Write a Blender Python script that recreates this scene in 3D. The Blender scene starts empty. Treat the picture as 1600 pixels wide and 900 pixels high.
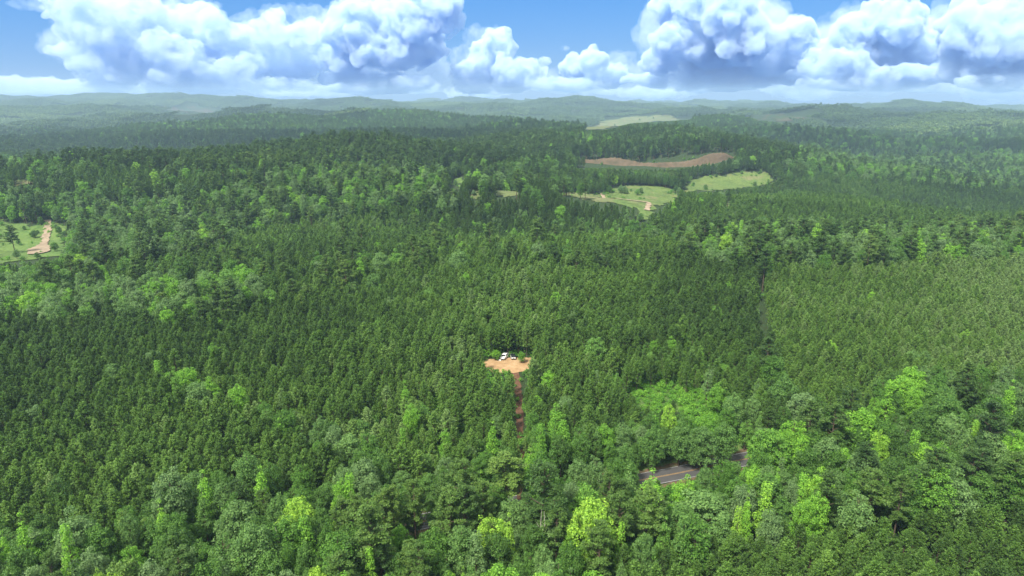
import bpy, bmesh, math, random
import numpy as np
from mathutils import Vector, Euler
R = math.radians
D = bpy.data
SC = bpy.context.scene
COL = SC.collection
random.seed(7)
rng = np.random.default_rng(11)

# ------------------------------------------------------------------ camera
CAM_H, PITCH, FPX = 103.0, R(15.6), 1066.67      # metres, down tilt, focal length in px of a 1600 px wide frame
cam_d = D.cameras.new('camera'); cam_d.lens = 24.0; cam_d.sensor_width = 36.0
cam_d.clip_start = 1.0; cam_d.clip_end = 80000.0
cam = D.objects.new('camera', cam_d); COL.objects.link(cam)
cam.location = (0, 0, CAM_H); cam.rotation_euler = (R(90) - PITCH, 0, 0)
SC.camera = cam

# ------------------------------------------------------------------ render and exposure
SC.render.engine = 'CYCLES'
SC.cycles.max_bounces = 16; SC.cycles.diffuse_bounces = 3; SC.cycles.glossy_bounces = 1
SC.cycles.transmission_bounces = 3; SC.cycles.volume_bounces = 16; SC.cycles.transparent_max_bounces = 4
SC.cycles.use_denoising = True
SC.view_settings.view_transform = 'Standard'; SC.view_settings.look = 'None'
SC.view_settings.exposure = 1.02; SC.view_settings.gamma = 1.0
SC.view_settings.use_curve_mapping = False

# ------------------------------------------------------------------ sun
SUN_EL, SUN_AZ = R(52), R(-142)        # azimuth from +Y (view direction) towards +X; negative = from the left
sun_d = D.lights.new('sun', 'SUN'); sun_d.energy = 4.3; sun_d.angle = R(8.0); sun_d.color = (1.0, 0.945, 0.84)
sun = D.objects.new('sun', sun_d); COL.objects.link(sun)
sun_vec = Vector((math.sin(SUN_AZ) * math.cos(SUN_EL), math.cos(SUN_AZ) * math.cos(SUN_EL), math.sin(SUN_EL)))
sun.rotation_euler = sun_vec.to_track_quat('Z', 'Y').to_euler()

# ------------------------------------------------------------------ world: blue low sky, even white added overhead as soft fill light
def build_world():
    w = D.worlds.new('World'); SC.world = w; w.use_nodes = True
    nt = w.node_tree; nt.nodes.clear(); L = nt.links.new
    sky = nt.nodes.new('ShaderNodeTexSky'); sky.sky_type = 'NISHITA'; sky.sun_disc = False
    sky.sun_elevation = SUN_EL; sky.sun_rotation = SUN_AZ
    sky.altitude = 100; sky.dust_density = .3; sky.ozone_density = 3.0
    hs = nt.nodes.new('ShaderNodeHueSaturation'); hs.inputs['Saturation'].default_value = 1.3
    def mix(f, a, b):
        m = nt.nodes.new('ShaderNodeMix'); m.data_type = 'RGBA'
        for s, v in ((0, f), (6, a), (7, b)):
            if hasattr(v, 'is_output'): L(v, m.inputs[s])
            else: m.inputs[s].default_value = v
        return m.outputs[2]
    tc = nt.nodes.new('ShaderNodeTexCoord'); sp = nt.nodes.new('ShaderNodeSeparateXYZ'); L(tc.outputs['Generated'], sp.inputs[0])
    mr = nt.nodes.new('ShaderNodeMapRange'); mr.interpolation_type = 'SMOOTHSTEP'; L(sp.outputs[2], mr.inputs[0])
    mr.inputs[1].default_value = .18; mr.inputs[2].default_value = .45
    L(sky.outputs[0], hs.inputs['Color'])
    blue = mix(.8, hs.outputs[0], (.19, 1.28, 3.85, 1))
    bg = nt.nodes.new('ShaderNodeBackground'); bg.inputs['Strength'].default_value = .1
    out = nt.nodes.new('ShaderNodeOutputWorld')
    L(mix(mr.outputs[0], blue, (6.8, 7.0, 6.5, 1)), bg.inputs[0]); L(bg.outputs[0], out.inputs[0])
build_world()

# ------------------------------------------------------------------ projection helpers
CP, SP = math.cos(PITCH), math.sin(PITCH)
def proj(x, y, z):
    """where a point of the place appears in the photograph's 1600 x 900 frame (numpy)"""
    zc = y * CP - (z - CAM_H) * SP
    zc = np.where(zc > 1.0, zc, 1.0)
    return 800 + FPX * x / zc, 450 - FPX * (y * SP + (z - CAM_H) * CP) / zc, zc
def angles(px, py):
    r, u = (px - 800) / FPX, (450 - py) / FPX
    y = CP + u * SP; z = -SP + u * CP
    return math.degrees(math.atan2(r, y)), math.degrees(math.atan2(z, math.hypot(r, y)))
def ray(px, py):
    r, u = (px - 800) / FPX, (450 - py) / FPX
    return r, CP + u * SP, -SP + u * CP

# ------------------------------------------------------------------ terrain
_w = np.random.default_rng(5)
_waves = []
for lam, amp in ((2600, 1.0), (1700, .9), (1100, .8), (700, .6), (430, .5), (270, .34), (170, .16)):
    for k in range(3):
        a = _w.uniform(0, 2 * np.pi); _waves.append((np.cos(a) * 2 * np.pi / lam, np.sin(a) * 2 * np.pi / lam, _w.uniform(0, 2 * np.pi), amp / 2.2, lam))
def rolling(x, y, lo=0):
    s = 0
    for kx, ky, ph, am, lam in _waves:
        if lam >= lo: s = s + am * np.sin(kx * x + ky * y + ph)
    return s
def sstep(a, b, v):
    t = np.clip((v - a) / (b - a), 0, 1); return t * t * (3 - 2 * t)
BUMPS = []          # cx, cy, rx, ry, height
def bump(cx, cy, rx, ry, h): BUMPS.append((cx, cy, rx, ry, h))
def ridge(px, py, dist, rx, ry, tree=9.0):
    """a hill whose wooded crest stands DIST metres off at the spot (px, py)"""
    x, y, z = ray(px, py); t = dist / y
    bump(x * t, dist, rx, ry, CAM_H + z * t - tree - float(h0(np.array([x * t]), np.array([dist]))[0]))
def h0(x, y):
    d = np.hypot(x, y)
    s = 17 * sstep(360, 900, d) * rolling(x, y) + 14 * sstep(1100, 2400, d) * rolling(x * .8 + 300, y * .8)
    s = s + .026 * np.clip(y - 175, 0, 300) * (1 - sstep(400, 900, y))     # the ground climbs a little past the road
    for cx, cy, rx, ry, h in BUMPS:
        s = s + h * np.exp(-((x - cx) / rx) ** 2 - ((y - cy) / ry) ** 2)
    return s
bump(230, 385, 210, 80, 7)           # hill under the pale plantation
bump(20, 390, 140, 60, 4)
bump(60, 490, 330, 55, -13)
bump(-50, 585, 200, 60, 12)          # middle pine hill
bump(0, 695, 300, 55, -10)
bump(330, 610, 160, 60, 5)
bump(-300, 520, 150, 70, -10)
bump(-330, 420, 110, 60, -4)
bump(-430, 700, 220, 60, 12)
bump(330, 960, 150, 130, 19)         # open grassy hill
bump(150, 900, 120, 80, 6)
ridge(1140, 236, 1450, 420, 110)
ridge(420, 252, 1080, 260, 90)
ridge(120, 262, 980, 260, 80)
ridge(700, 240, 1250, 200, 90)
ridge(300, 222, 1480, 500, 110)
ridge(800, 206, 1850, 420, 140)
ridge(260, 203, 2100, 600, 160)
ridge(1130, 189, 2500, 560, 200)
ridge(1500, 224, 1700, 420, 130)
ridge(1330, 246, 1320, 260, 90)
ridge(560, 184, 3100, 500, 220)
ridge(100, 190, 2900, 700, 240)
ridge(1450, 178, 3900, 900, 420)
ridge(1600, 176, 4600, 900, 420)
ridge(1010, 178, 3900, 500, 350, 0)
ridge(800, 165, 5200, 1500, 500)
ridge(60, 152, 6000, 2600, 800)
ridge(700, 157, 7600, 2400, 800)
ridge(1250, 165, 7000, 1500, 700)
ridge(1040, 163, 6000, 420, 300)
ridge(1560, 172, 7600, 900, 700)
def height(x, y): return h0(np.asarray(x, float), np.asarray(y, float))
def hgt(x, y): return float(height(np.array([x]), np.array([y]))[0])
def at(px, py, up=0.0):
    """the point of the ground (or UP metres over it) seen at a spot of the photograph"""
    x, y, z = ray(px, py)
    t = np.concatenate([np.arange(90, 1200, 1.0), np.arange(1200, 12000, 4.0)])
    f = CAM_H + z * t - up - height(x * t, y * t)
    i = int(np.argmax(f < 0)) if (f < 0).any() else len(t) - 1
    i = max(i, 1)
    a, b = f[i - 1], f[i]; tt = t[i - 1] + (t[i] - t[i - 1]) * (a / (a - b) if a != b else 0)
    return x * tt, y * tt, CAM_H + z * tt - up
def inpoly(px, py, poly):
    r = np.zeros(px.shape, bool); n = len(poly)
    for i in range(n):
        x1, y1 = poly[i]; x2, y2 = poly[(i + 1) % n]
        if y1 == y2: continue
        c = (y1 > py) != (y2 > py)
        r ^= c & (px < (x2 - x1) * (py - y1) / (y2 - y1) + x1)
    return r

# ------------------------------------------------------------------ object helpers
def link(name, me, mat=None, parent=None, label=None, cat=None, group=None, kind=None):
    if mat is not None and not me.materials: me.materials.append(mat)
    o = D.objects.new(name, me); COL.objects.link(o)
    if parent is not None: o.parent = parent
    tag(o, label, cat, group, kind); return o
def tag(o, label=None, cat=None, group=None, kind=None):
    if label: o['label'] = label
    if cat: o['category'] = cat
    if group: o['group'] = group
    if kind: o['kind'] = kind
def mesh_np(name, verts, faces, mat=None, smooth=False):
    """mesh from numpy arrays; faces (n, k)"""
    me = D.meshes.new(name); v = np.asarray(verts, np.float32); f = np.asarray(faces, np.int32)
    n, k = f.shape
    me.vertices.add(len(v)); me.vertices.foreach_set('co', v.ravel())
    me.loops.add(n * k); me.loops.foreach_set('vertex_index', f.ravel())
    me.polygons.add(n); me.polygons.foreach_set('loop_start', np.arange(n, dtype=np.int32) * k)
    me.polygons.foreach_set('use_smooth', np.full(n, smooth))
    me.update(calc_edges=True)
    if mat: me.materials.append(mat)
    return me

# ------------------------------------------------------------------ materials
class Mat:
    def __init__(s, name):
        s.m = D.materials.new(name); s.m.use_nodes = True; s.nt = s.m.node_tree; s.nt.nodes.clear(); s.N = s.nt.nodes; s.L = s.nt.links.new
    def node(s, t, **kw):
        n = s.N.new(t)
        for k, v in kw.items(): setattr(n, k, v)
        return n
    def put(s, sock, v):
        if hasattr(v, 'is_output'): s.L(v, sock)
        else: sock.default_value = v
    def coord(s): return s.node('ShaderNodeTexCoord').outputs['Object']
    def pos(s): return s.node('ShaderNodeNewGeometry').outputs['Position']
    def noise(s, vec, scale, detail=4, rough=.55):
        n = s.node('ShaderNodeTexNoise'); s.put(n.inputs['Vector'], vec); n.inputs['Scale'].default_value = scale
        n.inputs['Detail'].default_value = detail; n.inputs['Roughness'].default_value = rough; return n.outputs['Fac']
    def ramp(s, f, stops):
        n = s.node('ShaderNodeValToRGB'); s.put(n.inputs[0], f); e = n.color_ramp.elements
        while len(e) < len(stops): e.new(.5)
        for i, (p, c) in enumerate(stops): e[i].position = p; e[i].color = tuple(c) + (1,)
        return n.outputs[0]
    def mix(s, f, a, b, mode='MIX'):
        n = s.node('ShaderNodeMix'); n.data_type = 'RGBA'; n.blend_type = mode; s.put(n.inputs[0], f)
        for i, v in ((6, a), (7, b)): s.put(n.inputs[i], v + (1,) if isinstance(v, tuple) and len(v) == 3 else v)
        return n.outputs[2]
    def math(s, op, a, b=0.0):
        n = s.node('ShaderNodeMath', operation=op); s.put(n.inputs[0], a); s.put(n.inputs[1], b); return n.outputs[0]
    def attr(s, name, t='GEOMETRY'):
        n = s.node('ShaderNodeAttribute'); n.attribute_name = name; n.attribute_type = t; return n
    def bsdf(s, col, rough=.8, spec=.3, metal=0.0, bump=None, bs=.3, bd=.1):
        p = s.node('ShaderNodeBsdfPrincipled'); s.put(p.inputs['Base Color'], col + (1,) if isinstance(col, tuple) else col)
        s.put(p.inputs['Roughness'], rough); p.inputs['Specular IOR Level'].default_value = spec; p.inputs['Metallic'].default_value = metal
        if bump is not None:
            b = s.node('ShaderNodeBump'); b.inputs['Strength'].default_value = bs; b.inputs['Distance'].default_value = bd
            s.L(bump, b.inputs['Height']); s.L(b.outputs[0], p.inputs['Normal'])
        return p.outputs[0]
    def out(s, sh):
        o = s.node('ShaderNodeOutputMaterial'); s.L(sh, o.inputs['Surface']); return s.m

def foliage(name, stops, trans=.3, spread=.35):
    """leaf colour: a ramp over the tree's own tint, with a little change from leaf to leaf"""
    k = Mat(name)
    t = k.attr('tint', 'INSTANCER').outputs['Fac']
    base = k.ramp(t, stops)
    lr = k.attr('leaf').outputs['Fac']
    v = k.math('ADD', k.math('MULTIPLY', lr, spread * 2), 1 - spread)
    hs = k.node('ShaderNodeHueSaturation'); k.L(base, hs.inputs['Color']); k.L(v, hs.inputs['Value'])
    k.put(hs.inputs['Hue'], k.math('ADD', k.math('MULTIPLY', lr, -.025), .5125))
    p = k.bsdf(hs.outputs[0], .55, .25)
    tr = k.node('ShaderNodeBsdfTranslucent'); k.L(hs.outputs[0], tr.inputs['Color'])
    mx = k.node('ShaderNodeMixShader'); mx.inputs[0].default_value = trans
    k.L(p, mx.inputs[1]); k.L(tr.outputs[0], mx.inputs[2])
    return k.out(mx.outputs[0])
M_PINE = foliage('pine_needles', [(0, (.052, .110, .020)), (.5, (.098, .200, .030)), (.75, (.138, .258, .042)), (1, (.185, .295, .085))], .34)
M_OLD = foliage('old_pine_needles', [(0, (.048, .104, .024)), (.5, (.090, .172, .032)), (1, (.135, .225, .040))], .28)
M_LEAF = foliage('broad_leaves', [(0, (.050, .104, .022)), (.25, (.086, .205, .026)), (.45, (.150, .250, .090)), (.6, (.130, .300, .030)),
                                  (.8, (.195, .420, .040)), (1, (.270, .450, .050))], .38)
M_BUSH = foliage('bush_leaves', [(0, (.055, .145, .018)), (.5, (.085, .230, .022)), (1, (.150, .340, .032))], .3)
k = Mat('bark'); M_BARK = k.out(k.bsdf(k.ramp(k.noise(k.coord(), 3), [(.3, (.05, .035, .025)), (.7, (.12, .09, .065))]), .9, .1))
k = Mat('pale_bark'); M_PALE = k.out(k.bsdf(k.ramp(k.noise(k.coord(), 2), [(.3, (.3, .27, .23)), (.7, (.5, .46, .4))]), .9, .1))
k = Mat('forest_floor'); p_ = k.pos()
M_FLOOR = k.out(k.bsdf(k.mix(k.noise(p_, .02, 5), k.ramp(k.noise(p_, .6, 5), [(.35, (.035, .03, .018)), (.65, (.03, .055, .018))]), (.025, .05, .018)), .95, .1, bump=k.noise(p_, .8, 5), bs=.6, bd=.5))
def grass_mat(name, a, b, soil, amt):
    k = Mat(name); p = k.pos()
    c = k.mix(k.ramp(k.noise(p, .018, 6, .7), [(.35, (0, 0, 0)), (.65, (1, 1, 1))]), a, b)
    c = k.mix(k.ramp(k.noise(p, .024, 7, .72), [(amt, (0, 0, 0)), (amt + .10, (1, 1, 1))]), c, soil)
    c = k.mix(k.ramp(k.noise(p, .07, 6, .75), [(.5, (0, 0, 0)), (.62, (.8, .8, .8))]), c, tuple(v * .5 for v in a))
    c = k.mix(.4, c, k.ramp(k.noise(p, .4, 5, .7), [(.3, (.03, .06, .02)), (.7, (.2, .25, .08))]))
    return k.out(k.bsdf(c, .95, .1, bump=k.noise(p, .5, 4), bs=.5, bd=.4))
M_GRASS = grass_mat('field_grass', (.05, .10, .022), (.105, .145, .036), (.15, .125, .07), .54)
M_LUSH = grass_mat('lush_grass', (.05, .12, .024), (.11, .18, .04), (.15, .14, .06), .58)
M_BRUSH = grass_mat('brushy_ground', (.035, .085, .018), (.06, .12, .024), (.06, .08, .025), .6)
M_DRY = grass_mat('dry_grass', (.12, .125, .06), (.10, .12, .05), (.18, .135, .09), .5)
k = Mat('red_clay'); p_ = k.pos()
M_CLAY = k.out(k.bsdf(k.ramp(k.noise(p_, .05, 6, .65), [(.3, (.065, .050, .03)), (.5, (.115, .083, .054)), (.62, (.085, .068, .042)), (.75, (.05, .058, .026))]), .95, .1, bump=k.noise(p_, .3, 5), bs=.5, bd=.6))
k = Mat('cleared_ground'); p_ = k.pos()
M_CUT = k.out(k.bsdf(k.ramp(k.noise(p_, .012, 7, .7), [(.42, (.03, .055, .02)), (.58, (.080, .056, .036)), (.7, (.05, .06, .026))]), .95, .1))
k = Mat('sandy_soil'); p_ = k.pos()
M_SAND = k.out(k.bsdf(k.ramp(k.noise(p_, .35, 7, .65), [(.25, (.22, .135, .07)), (.5, (.35, .225, .12)), (.72, (.42, .30, .18))]), .95, .1, bump=k.noise(p_, 1.2, 5), bs=.4, bd=.2))
k = Mat('pale_track'); p_ = k.pos()
M_TRACK = k.out(k.bsdf(k.ramp(k.noise(p_, .25, 6, .65), [(.3, (.17, .13, .09)), (.55, (.27, .21, .15)), (.75, (.32, .26, .19))]), .95, .1))
k = Mat('driveway_dirt'); p_ = k.pos()
M_DRIVE = k.out(k.bsdf(k.ramp(k.noise(p_, .5, 6, .65), [(.3, (.07, .042, .026)), (.55, (.12, .064, .04)), (.75, (.16, .095, .058))]), .95, .1, bump=k.noise(p_, 2, 4), bs=.4, bd=.1))
k = Mat('brown_shoulder'); p_ = k.pos()
M_SHOULDER = k.out(k.bsdf(k.ramp(k.noise(p_, .5, 6, .65), [(.35, (.055, .075, .025)), (.55, (.12, .082, .05)), (.75, (.16, .105, .065))]), .95, .1, bump=k.noise(p_, 2, 4), bs=.4, bd=.1))
k = Mat('verge_grass'); p_ = k.pos()
M_VERGE = k.out(k.bsdf(k.mix(k.ramp(k.noise(p_, .35, 6, .65), [(.52, (0, 0, 0)), (.66, (.8, .8, .8))]), k.ramp(k.noise(p_, 1.5), [(.3, (.05, .1, .025)), (.7, (.1, .17, .04))]), (.17, .10, .06)), .95, .1, bump=k.noise(p_, 2.5, 4), bs=.6, bd=.2))
k = Mat('asphalt'); p_ = k.pos()
M_ROAD = k.out(k.bsdf(k.ramp(k.mix(.5, k.noise(p_, .25, 5), k.noise(p_, 6, 3)), [(.3, (.050, .049, .050)), (.7, (.080, .078, .077))]), .9, .2, bump=k.noise(p_, 14, 3), bs=.2, bd=.02))
k = Mat('white_road_paint'); p_ = k.pos(); M_WHITE = k.out(k.bsdf(k.mix(k.ramp(k.noise(p_, 3, 5), [(.45, (0, 0, 0)), (.7, (1, 1, 1))]), (.34, .34, .335), (.2, .2, .195)), .7, .3))
k = Mat('yellow_road_paint'); p_ = k.pos(); M_YEL = k.out(k.bsdf(k.mix(k.ramp(k.noise(p_, 3, 5), [(.45, (0, 0, 0)), (.7, (1, 1, 1))]), (.40, .24, .08), (.22, .15, .08)), .7, .3))

# ------------------------------------------------------------------ terrain mesh: one sheet to the horizon
def build_ground():
    r = np.concatenate([np.arange(20, 100, 8.0), np.arange(100, 320, 2.5), 320 * 1.012 ** np.arange(0, 270)])
    r = np.append(r[r < 9000], [9000, 9100.0])
    th = np.concatenate([np.linspace(-48, 48, 561), np.linspace(48, 312, 90)[1:-1]]) * np.pi / 180
    T, RR = np.meshgrid(th, r)
    X, Y = RR * np.sin(T), RR * np.cos(T); Z = height(X, Y)
    v = np.stack([X, Y, Z], -1).reshape(-1, 3); nr, nth = X.shape
    i = np.arange(nr - 1)[:, None] * nth; j = np.arange(nth)[None, :]; j2 = (j + 1) % nth
    f = np.stack([i + j, i + j2, i + nth + j2, i + nth + j], -1).reshape(-1, 4)
    c = len(v); v = np.vstack([v, [[0, 0, hgt(0, 0)]]])
    me = mesh_np('ground', v, f, M_FLOOR, True)
    # close the middle
    bm = bmesh.new(); bm.from_mesh(me); bm.verts.ensure_lookup_table()
    for q in range(nth): bm.faces.new((bm.verts[c], bm.verts[(q + 1) % nth], bm.verts[q]))
    bm.to_mesh(me); bm.free()
    link('ground', me, None, kind='structure')
build_ground()

# ------------------------------------------------------------------ open ground draped on the terrain
from mathutils.geometry import delaunay_2d_cdt
def drape(name, pts, mat, step, lift, kind='structure', noise=0.0):
    """a patch of open ground: outline PTS (ground x, y), filled with a grid and laid on the terrain"""
    P = []
    n = len(pts)
    for i in range(n):
        a, b = np.array(pts[i]), np.array(pts[(i + 1) % n]); m = max(1, int(np.hypot(*(b - a)) / step))
        for q in range(m): P.append(a + (b - a) * q / m + (rng.normal(0, noise, 2) if noise else 0))
    P = np.array(P); nb = len(P)
    lo, hi = P.min(0), P.max(0)
    gx, gy = np.meshgrid(np.arange(lo[0], hi[0], step), np.arange(lo[1], hi[1], step))
    q = np.stack([gx.ravel(), gy.ravel()], 1); q = q[inpoly(q[:, 0], q[:, 1], [tuple(p) for p in P])]
    vv = [Vector(p) for p in P] + [Vector(p) for p in q]
    res = delaunay_2d_cdt(vv, [], [list(range(nb))], 1, 1e-4)
    v2 = np.array([tuple(p) for p in res[0]]); z = height(v2[:, 0], v2[:, 1]) + lift
    me = mesh_np(name, np.column_stack([v2, z]), np.array(res[2], int), mat, True)
    return link(name, me, kind=kind)
def px_poly(pts): return [at(x, y)[:2] for x, y in pts]

FIELDS = [   # name, material, outline as seen in the photograph, how ragged
 ('grass_field', M_GRASS, [(1066,300),(1076,283),(1096,277),(1130,275),(1165,269),(1190,270),(1214,283),(1196,289),(1170,292),(1140,296),(1110,299)]),
 ('grass_field', M_GRASS, [(935,306),(950,296),(985,290),(1030,292),(1062,298),(1060,308),(1040,318),(1022,330),(1006,348),(992,346),(996,326),(960,318)]),
 ('dry_field', M_DRY, [(868,300),(905,301),(938,306),(962,318),(930,316),(895,309)]),
 ('grass_clearing', M_LUSH, [(699,304),(708,280),(727,278),(718,292)]),
 ('dirt_patch', M_DRY, [(735,300),(748,299),(748,312),(738,311)]),
 ('dry_field', M_DRY, [(770,302),(800,299),(815,303),(800,308),(775,307)]),
 ('grass_field', M_LUSH, [(-30,342),(30,350),(62,356),(74,345),(100,352),(104,378),(100,398),(70,404),(18,410),(-20,414)]),
 ('far_field', M_DRY, [(905,203),(935,196),(960,187),(990,182),(1050,181),(1085,186),(1030,190),(985,193),(945,203)]),
 ('cleared_field', M_CUT, [(1180,188),(1198,180),(1225,178),(1262,188),(1220,190)]),
  ('cleared_field', M_CUT, [(250,170),(315,166),(342,168),(330,174),(295,176)]),
 ('dirt_patch', M_DRY, [(1038,374),(1054,371),(1070,374),(1056,377)]),
 ('dry_field', M_DRY, [(10,284),(40,281),(58,286),(30,290)]),
 ('grass_clearing', M_LUSH, [(1132,318),(1140,315),(1143,321),(1135,323)]),
]
FIELD_PX = [f[2] for f in FIELDS]
FIELD_XY = []
for nm, mt, pp in FIELDS:
    xy = px_poly(pp); FIELD_XY.append(xy)
    y = np.mean([p[1] for p in xy]); st = max(3.0, y / 220)
    drape(nm, xy, mt, st, .25 + y * .0004, noise=st * .9)
# bare clay spoil bank with humps
BANK_PX = [(897,259),(905,254),(930,252),(962,246),(985,251),(1000,258),(1030,255),(1062,252),(1105,242),(1125,243),(1141,248),(1128,251),(1062,259),(1012,261),(950,258)]
def build_bank():
    n = 110; pxs = np.linspace(893, 1146, n); prof = np.interp(pxs, [893,905,935,962,985,1002,1035,1062,1085,1105,1125,1146], [0,5,7,13,9,5,7,8,10,16,13,0])
    V, F = [], []; offs = np.linspace(-1, 1, 15); Y0 = BANK_Y
    for i in range(n):
        x, y, z = ray(pxs[i], 258); c = np.array((x / y * Y0, Y0 + 14 * math.sin(i * .06)))
        w = 3 + prof[i] * .45
        for o in offs:
            p = c + np.array((3 * math.sin(o * 2 + i * .2), o * w)); hh = prof[i] * .66 * (math.cos(o * math.pi) * .5 + .5) ** .8 + rng.normal(0, .5)
            V.append((p[0], p[1], hgt(*p) - .4 + hh))
    m = len(offs)
    for i in range(n - 1):
        for j in range(m - 1): F.append((i * m + j, (i + 1) * m + j, (i + 1) * m + j + 1, i * m + j + 1))
    link('bare_clay_hill', mesh_np('bare_clay_hill', V, F, M_CLAY, True), kind='structure')
BANK_Y = at(1010, 259)[1]
build_bank()
# track through the fields
def strip(name, path, width, mat, lift, kind='structure', jit=0.0):
    """a ribbon laid on the ground along a list of (x, y) points"""
    pts = []
    for a, b in zip(path[:-1], path[1:]):
        a, b = np.array(a[:2], float), np.array(b[:2], float); m = max(1, int(np.hypot(*(b - a)) / 2.0))
        for q in range(m): pts.append(a + (b - a) * q / m)
    pts.append(np.array(path[-1][:2], float)); pts = np.array(pts)
    for _ in range(12): pts[1:-1] = (pts[:-2] + pts[1:-1] * 2 + pts[2:]) / 4
    tg = np.gradient(pts, axis=0); tg /= np.linalg.norm(tg, axis=1)[:, None]; nm = np.column_stack([-tg[:, 1], tg[:, 0]])
    cols = np.linspace(-.5, .5, max(3, int(width / 1.2) + 1)); V, F = [], []
    for i, p in enumerate(pts):
        for c in cols:
            e = rng.normal(0, jit) if jit and abs(c) > .49 else 0
            q = p + nm[i] * (c * width + e); V.append((q[0], q[1], hgt(*q) + lift))
    m = len(cols)
    for i in range(len(pts) - 1):
        for j in range(m - 1): F.append((i * m + j + 1, (i + 1) * m + j + 1, (i + 1) * m + j, i * m + j))
    return link(name, mesh_np(name, V, F, mat, True), kind=kind), pts
strip('dirt_track', [at(*p) for p in ((76,345),(74,358),(72,372),(66,390),(48,396))], 5, M_TRACK, 1.0, jit=.5)
strip('dirt_track', [at(*p) for p in ((936,290),(940,303),(965,312),(1000,316),(1016,318),(1010,330))], 4, M_TRACK, 1.2, jit=.5)
drape('dirt_patch', px_poly([(42,392),(62,384),(82,386),(78,395),(58,399),(44,399)]), M_TRACK, 3, 1.1, noise=.5)

# ------------------------------------------------------------------ road, verges, driveway, clearing
ROAD = [(-190, 84), (-120, 112), (-60, 136.5), (0, 158), (43, 171.3), (54.5, 175.4), (70, 181), (100, 190), (150, 196), (230, 196), (340, 180)]
ROAD_W = 6.8
_, ROAD_PTS = strip('road', ROAD, ROAD_W, M_ROAD, .10)
def offset_path(pts, off): 
    tg = np.gradient(pts, axis=0); tg /= np.linalg.norm(tg, axis=1)[:, None]
    return pts + np.column_stack([-tg[:, 1], tg[:, 0]]) * off
for o in (-3.15, 3.15): strip('road_edge_line', [tuple(p) for p in offset_path(ROAD_PTS, o)[::3]], .16, M_WHITE, .106)
for o in (-.17, .17): strip('road_center_line', [tuple(p) for p in offset_path(ROAD_PTS, o)[::3]], .12, M_YEL, .106)
strip('clay_shoulder', [tuple(p) for p in offset_path(ROAD_PTS, 4.2)[::3]], 1.7, M_SHOULDER, .07, jit=.25)
strip('clay_shoulder', [tuple(p) for p in offset_path(ROAD_PTS, -4.2)[::3]], 1.2, M_SHOULDER, .07, jit=.25)
strip('grass_verge', [tuple(p) for p in offset_path(ROAD_PTS, 7.6)[::3]], 6.0, M_VERGE, .05, jit=.3)
strip('grass_verge', [tuple(p) for p in offset_path(ROAD_PTS, -6.0)[::3]], 3.0, M_VERGE, .05, jit=.3)
DRIVE = [(2.6, 159.5), (2.6, 172), (2.7, 190), (2.5, 210), (2.2, 230), (1.2, 246), (-.5, 255)]
_, DRIVE_PTS = strip('driveway', DRIVE, 2.5, M_DRIVE, .16, jit=.2)
PAD = px_poly([(750,566),(764,561),(790,559.5),(830,559),(838,565),(832,574),(816,582),(798,584),(772,584),(754,578)])
drape('brushy_ground', px_poly([(982,590),(1020,582),(1052,580),(1122,614),(1112,644),(1008,644),(986,616)]), M_BRUSH, 1.5, .12, noise=1.0)
drape('sandy_clearing', PAD, M_SAND, 1.0, .2, noise=.3)

# ------------------------------------------------------------------ haze: one closed box of even air
def build_haze():
    bm = bmesh.new(); bmesh.ops.create_cube(bm, size=1)
    me = D.meshes.new('haze'); 
    z0, z1 = -140.0, 215.0
    for v in bm.verts: v.co = Vector((v.co.x * 18800, v.co.y * 18800, (z0 + z1) / 2 + v.co.z * (z1 - z0)))
    bm.to_mesh(me); bm.free()
    k = Mat('haze_air')
    v = k.node('ShaderNodeVolumePrincipled'); v.inputs['Density'].default_value = HAZE_DENSITY
    v.inputs['Color'].default_value = HAZE_COLOR + (1,); v.inputs['Anisotropy'].default_value = .2
    o = k.node('ShaderNodeOutputMaterial'); k.L(v.outputs[0], o.inputs['Volume'])
    link('haze', me, k.m, kind='stuff')
HAZE_DENSITY, HAZE_COLOR = 1.12e-4, (.54, .76, 1.0)
build_haze()

# ------------------------------------------------------------------ clouds: real vapour, far beyond the haze
VOX = 31
CLOUD_TINT = (.75, .855, .96, 1)
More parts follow.
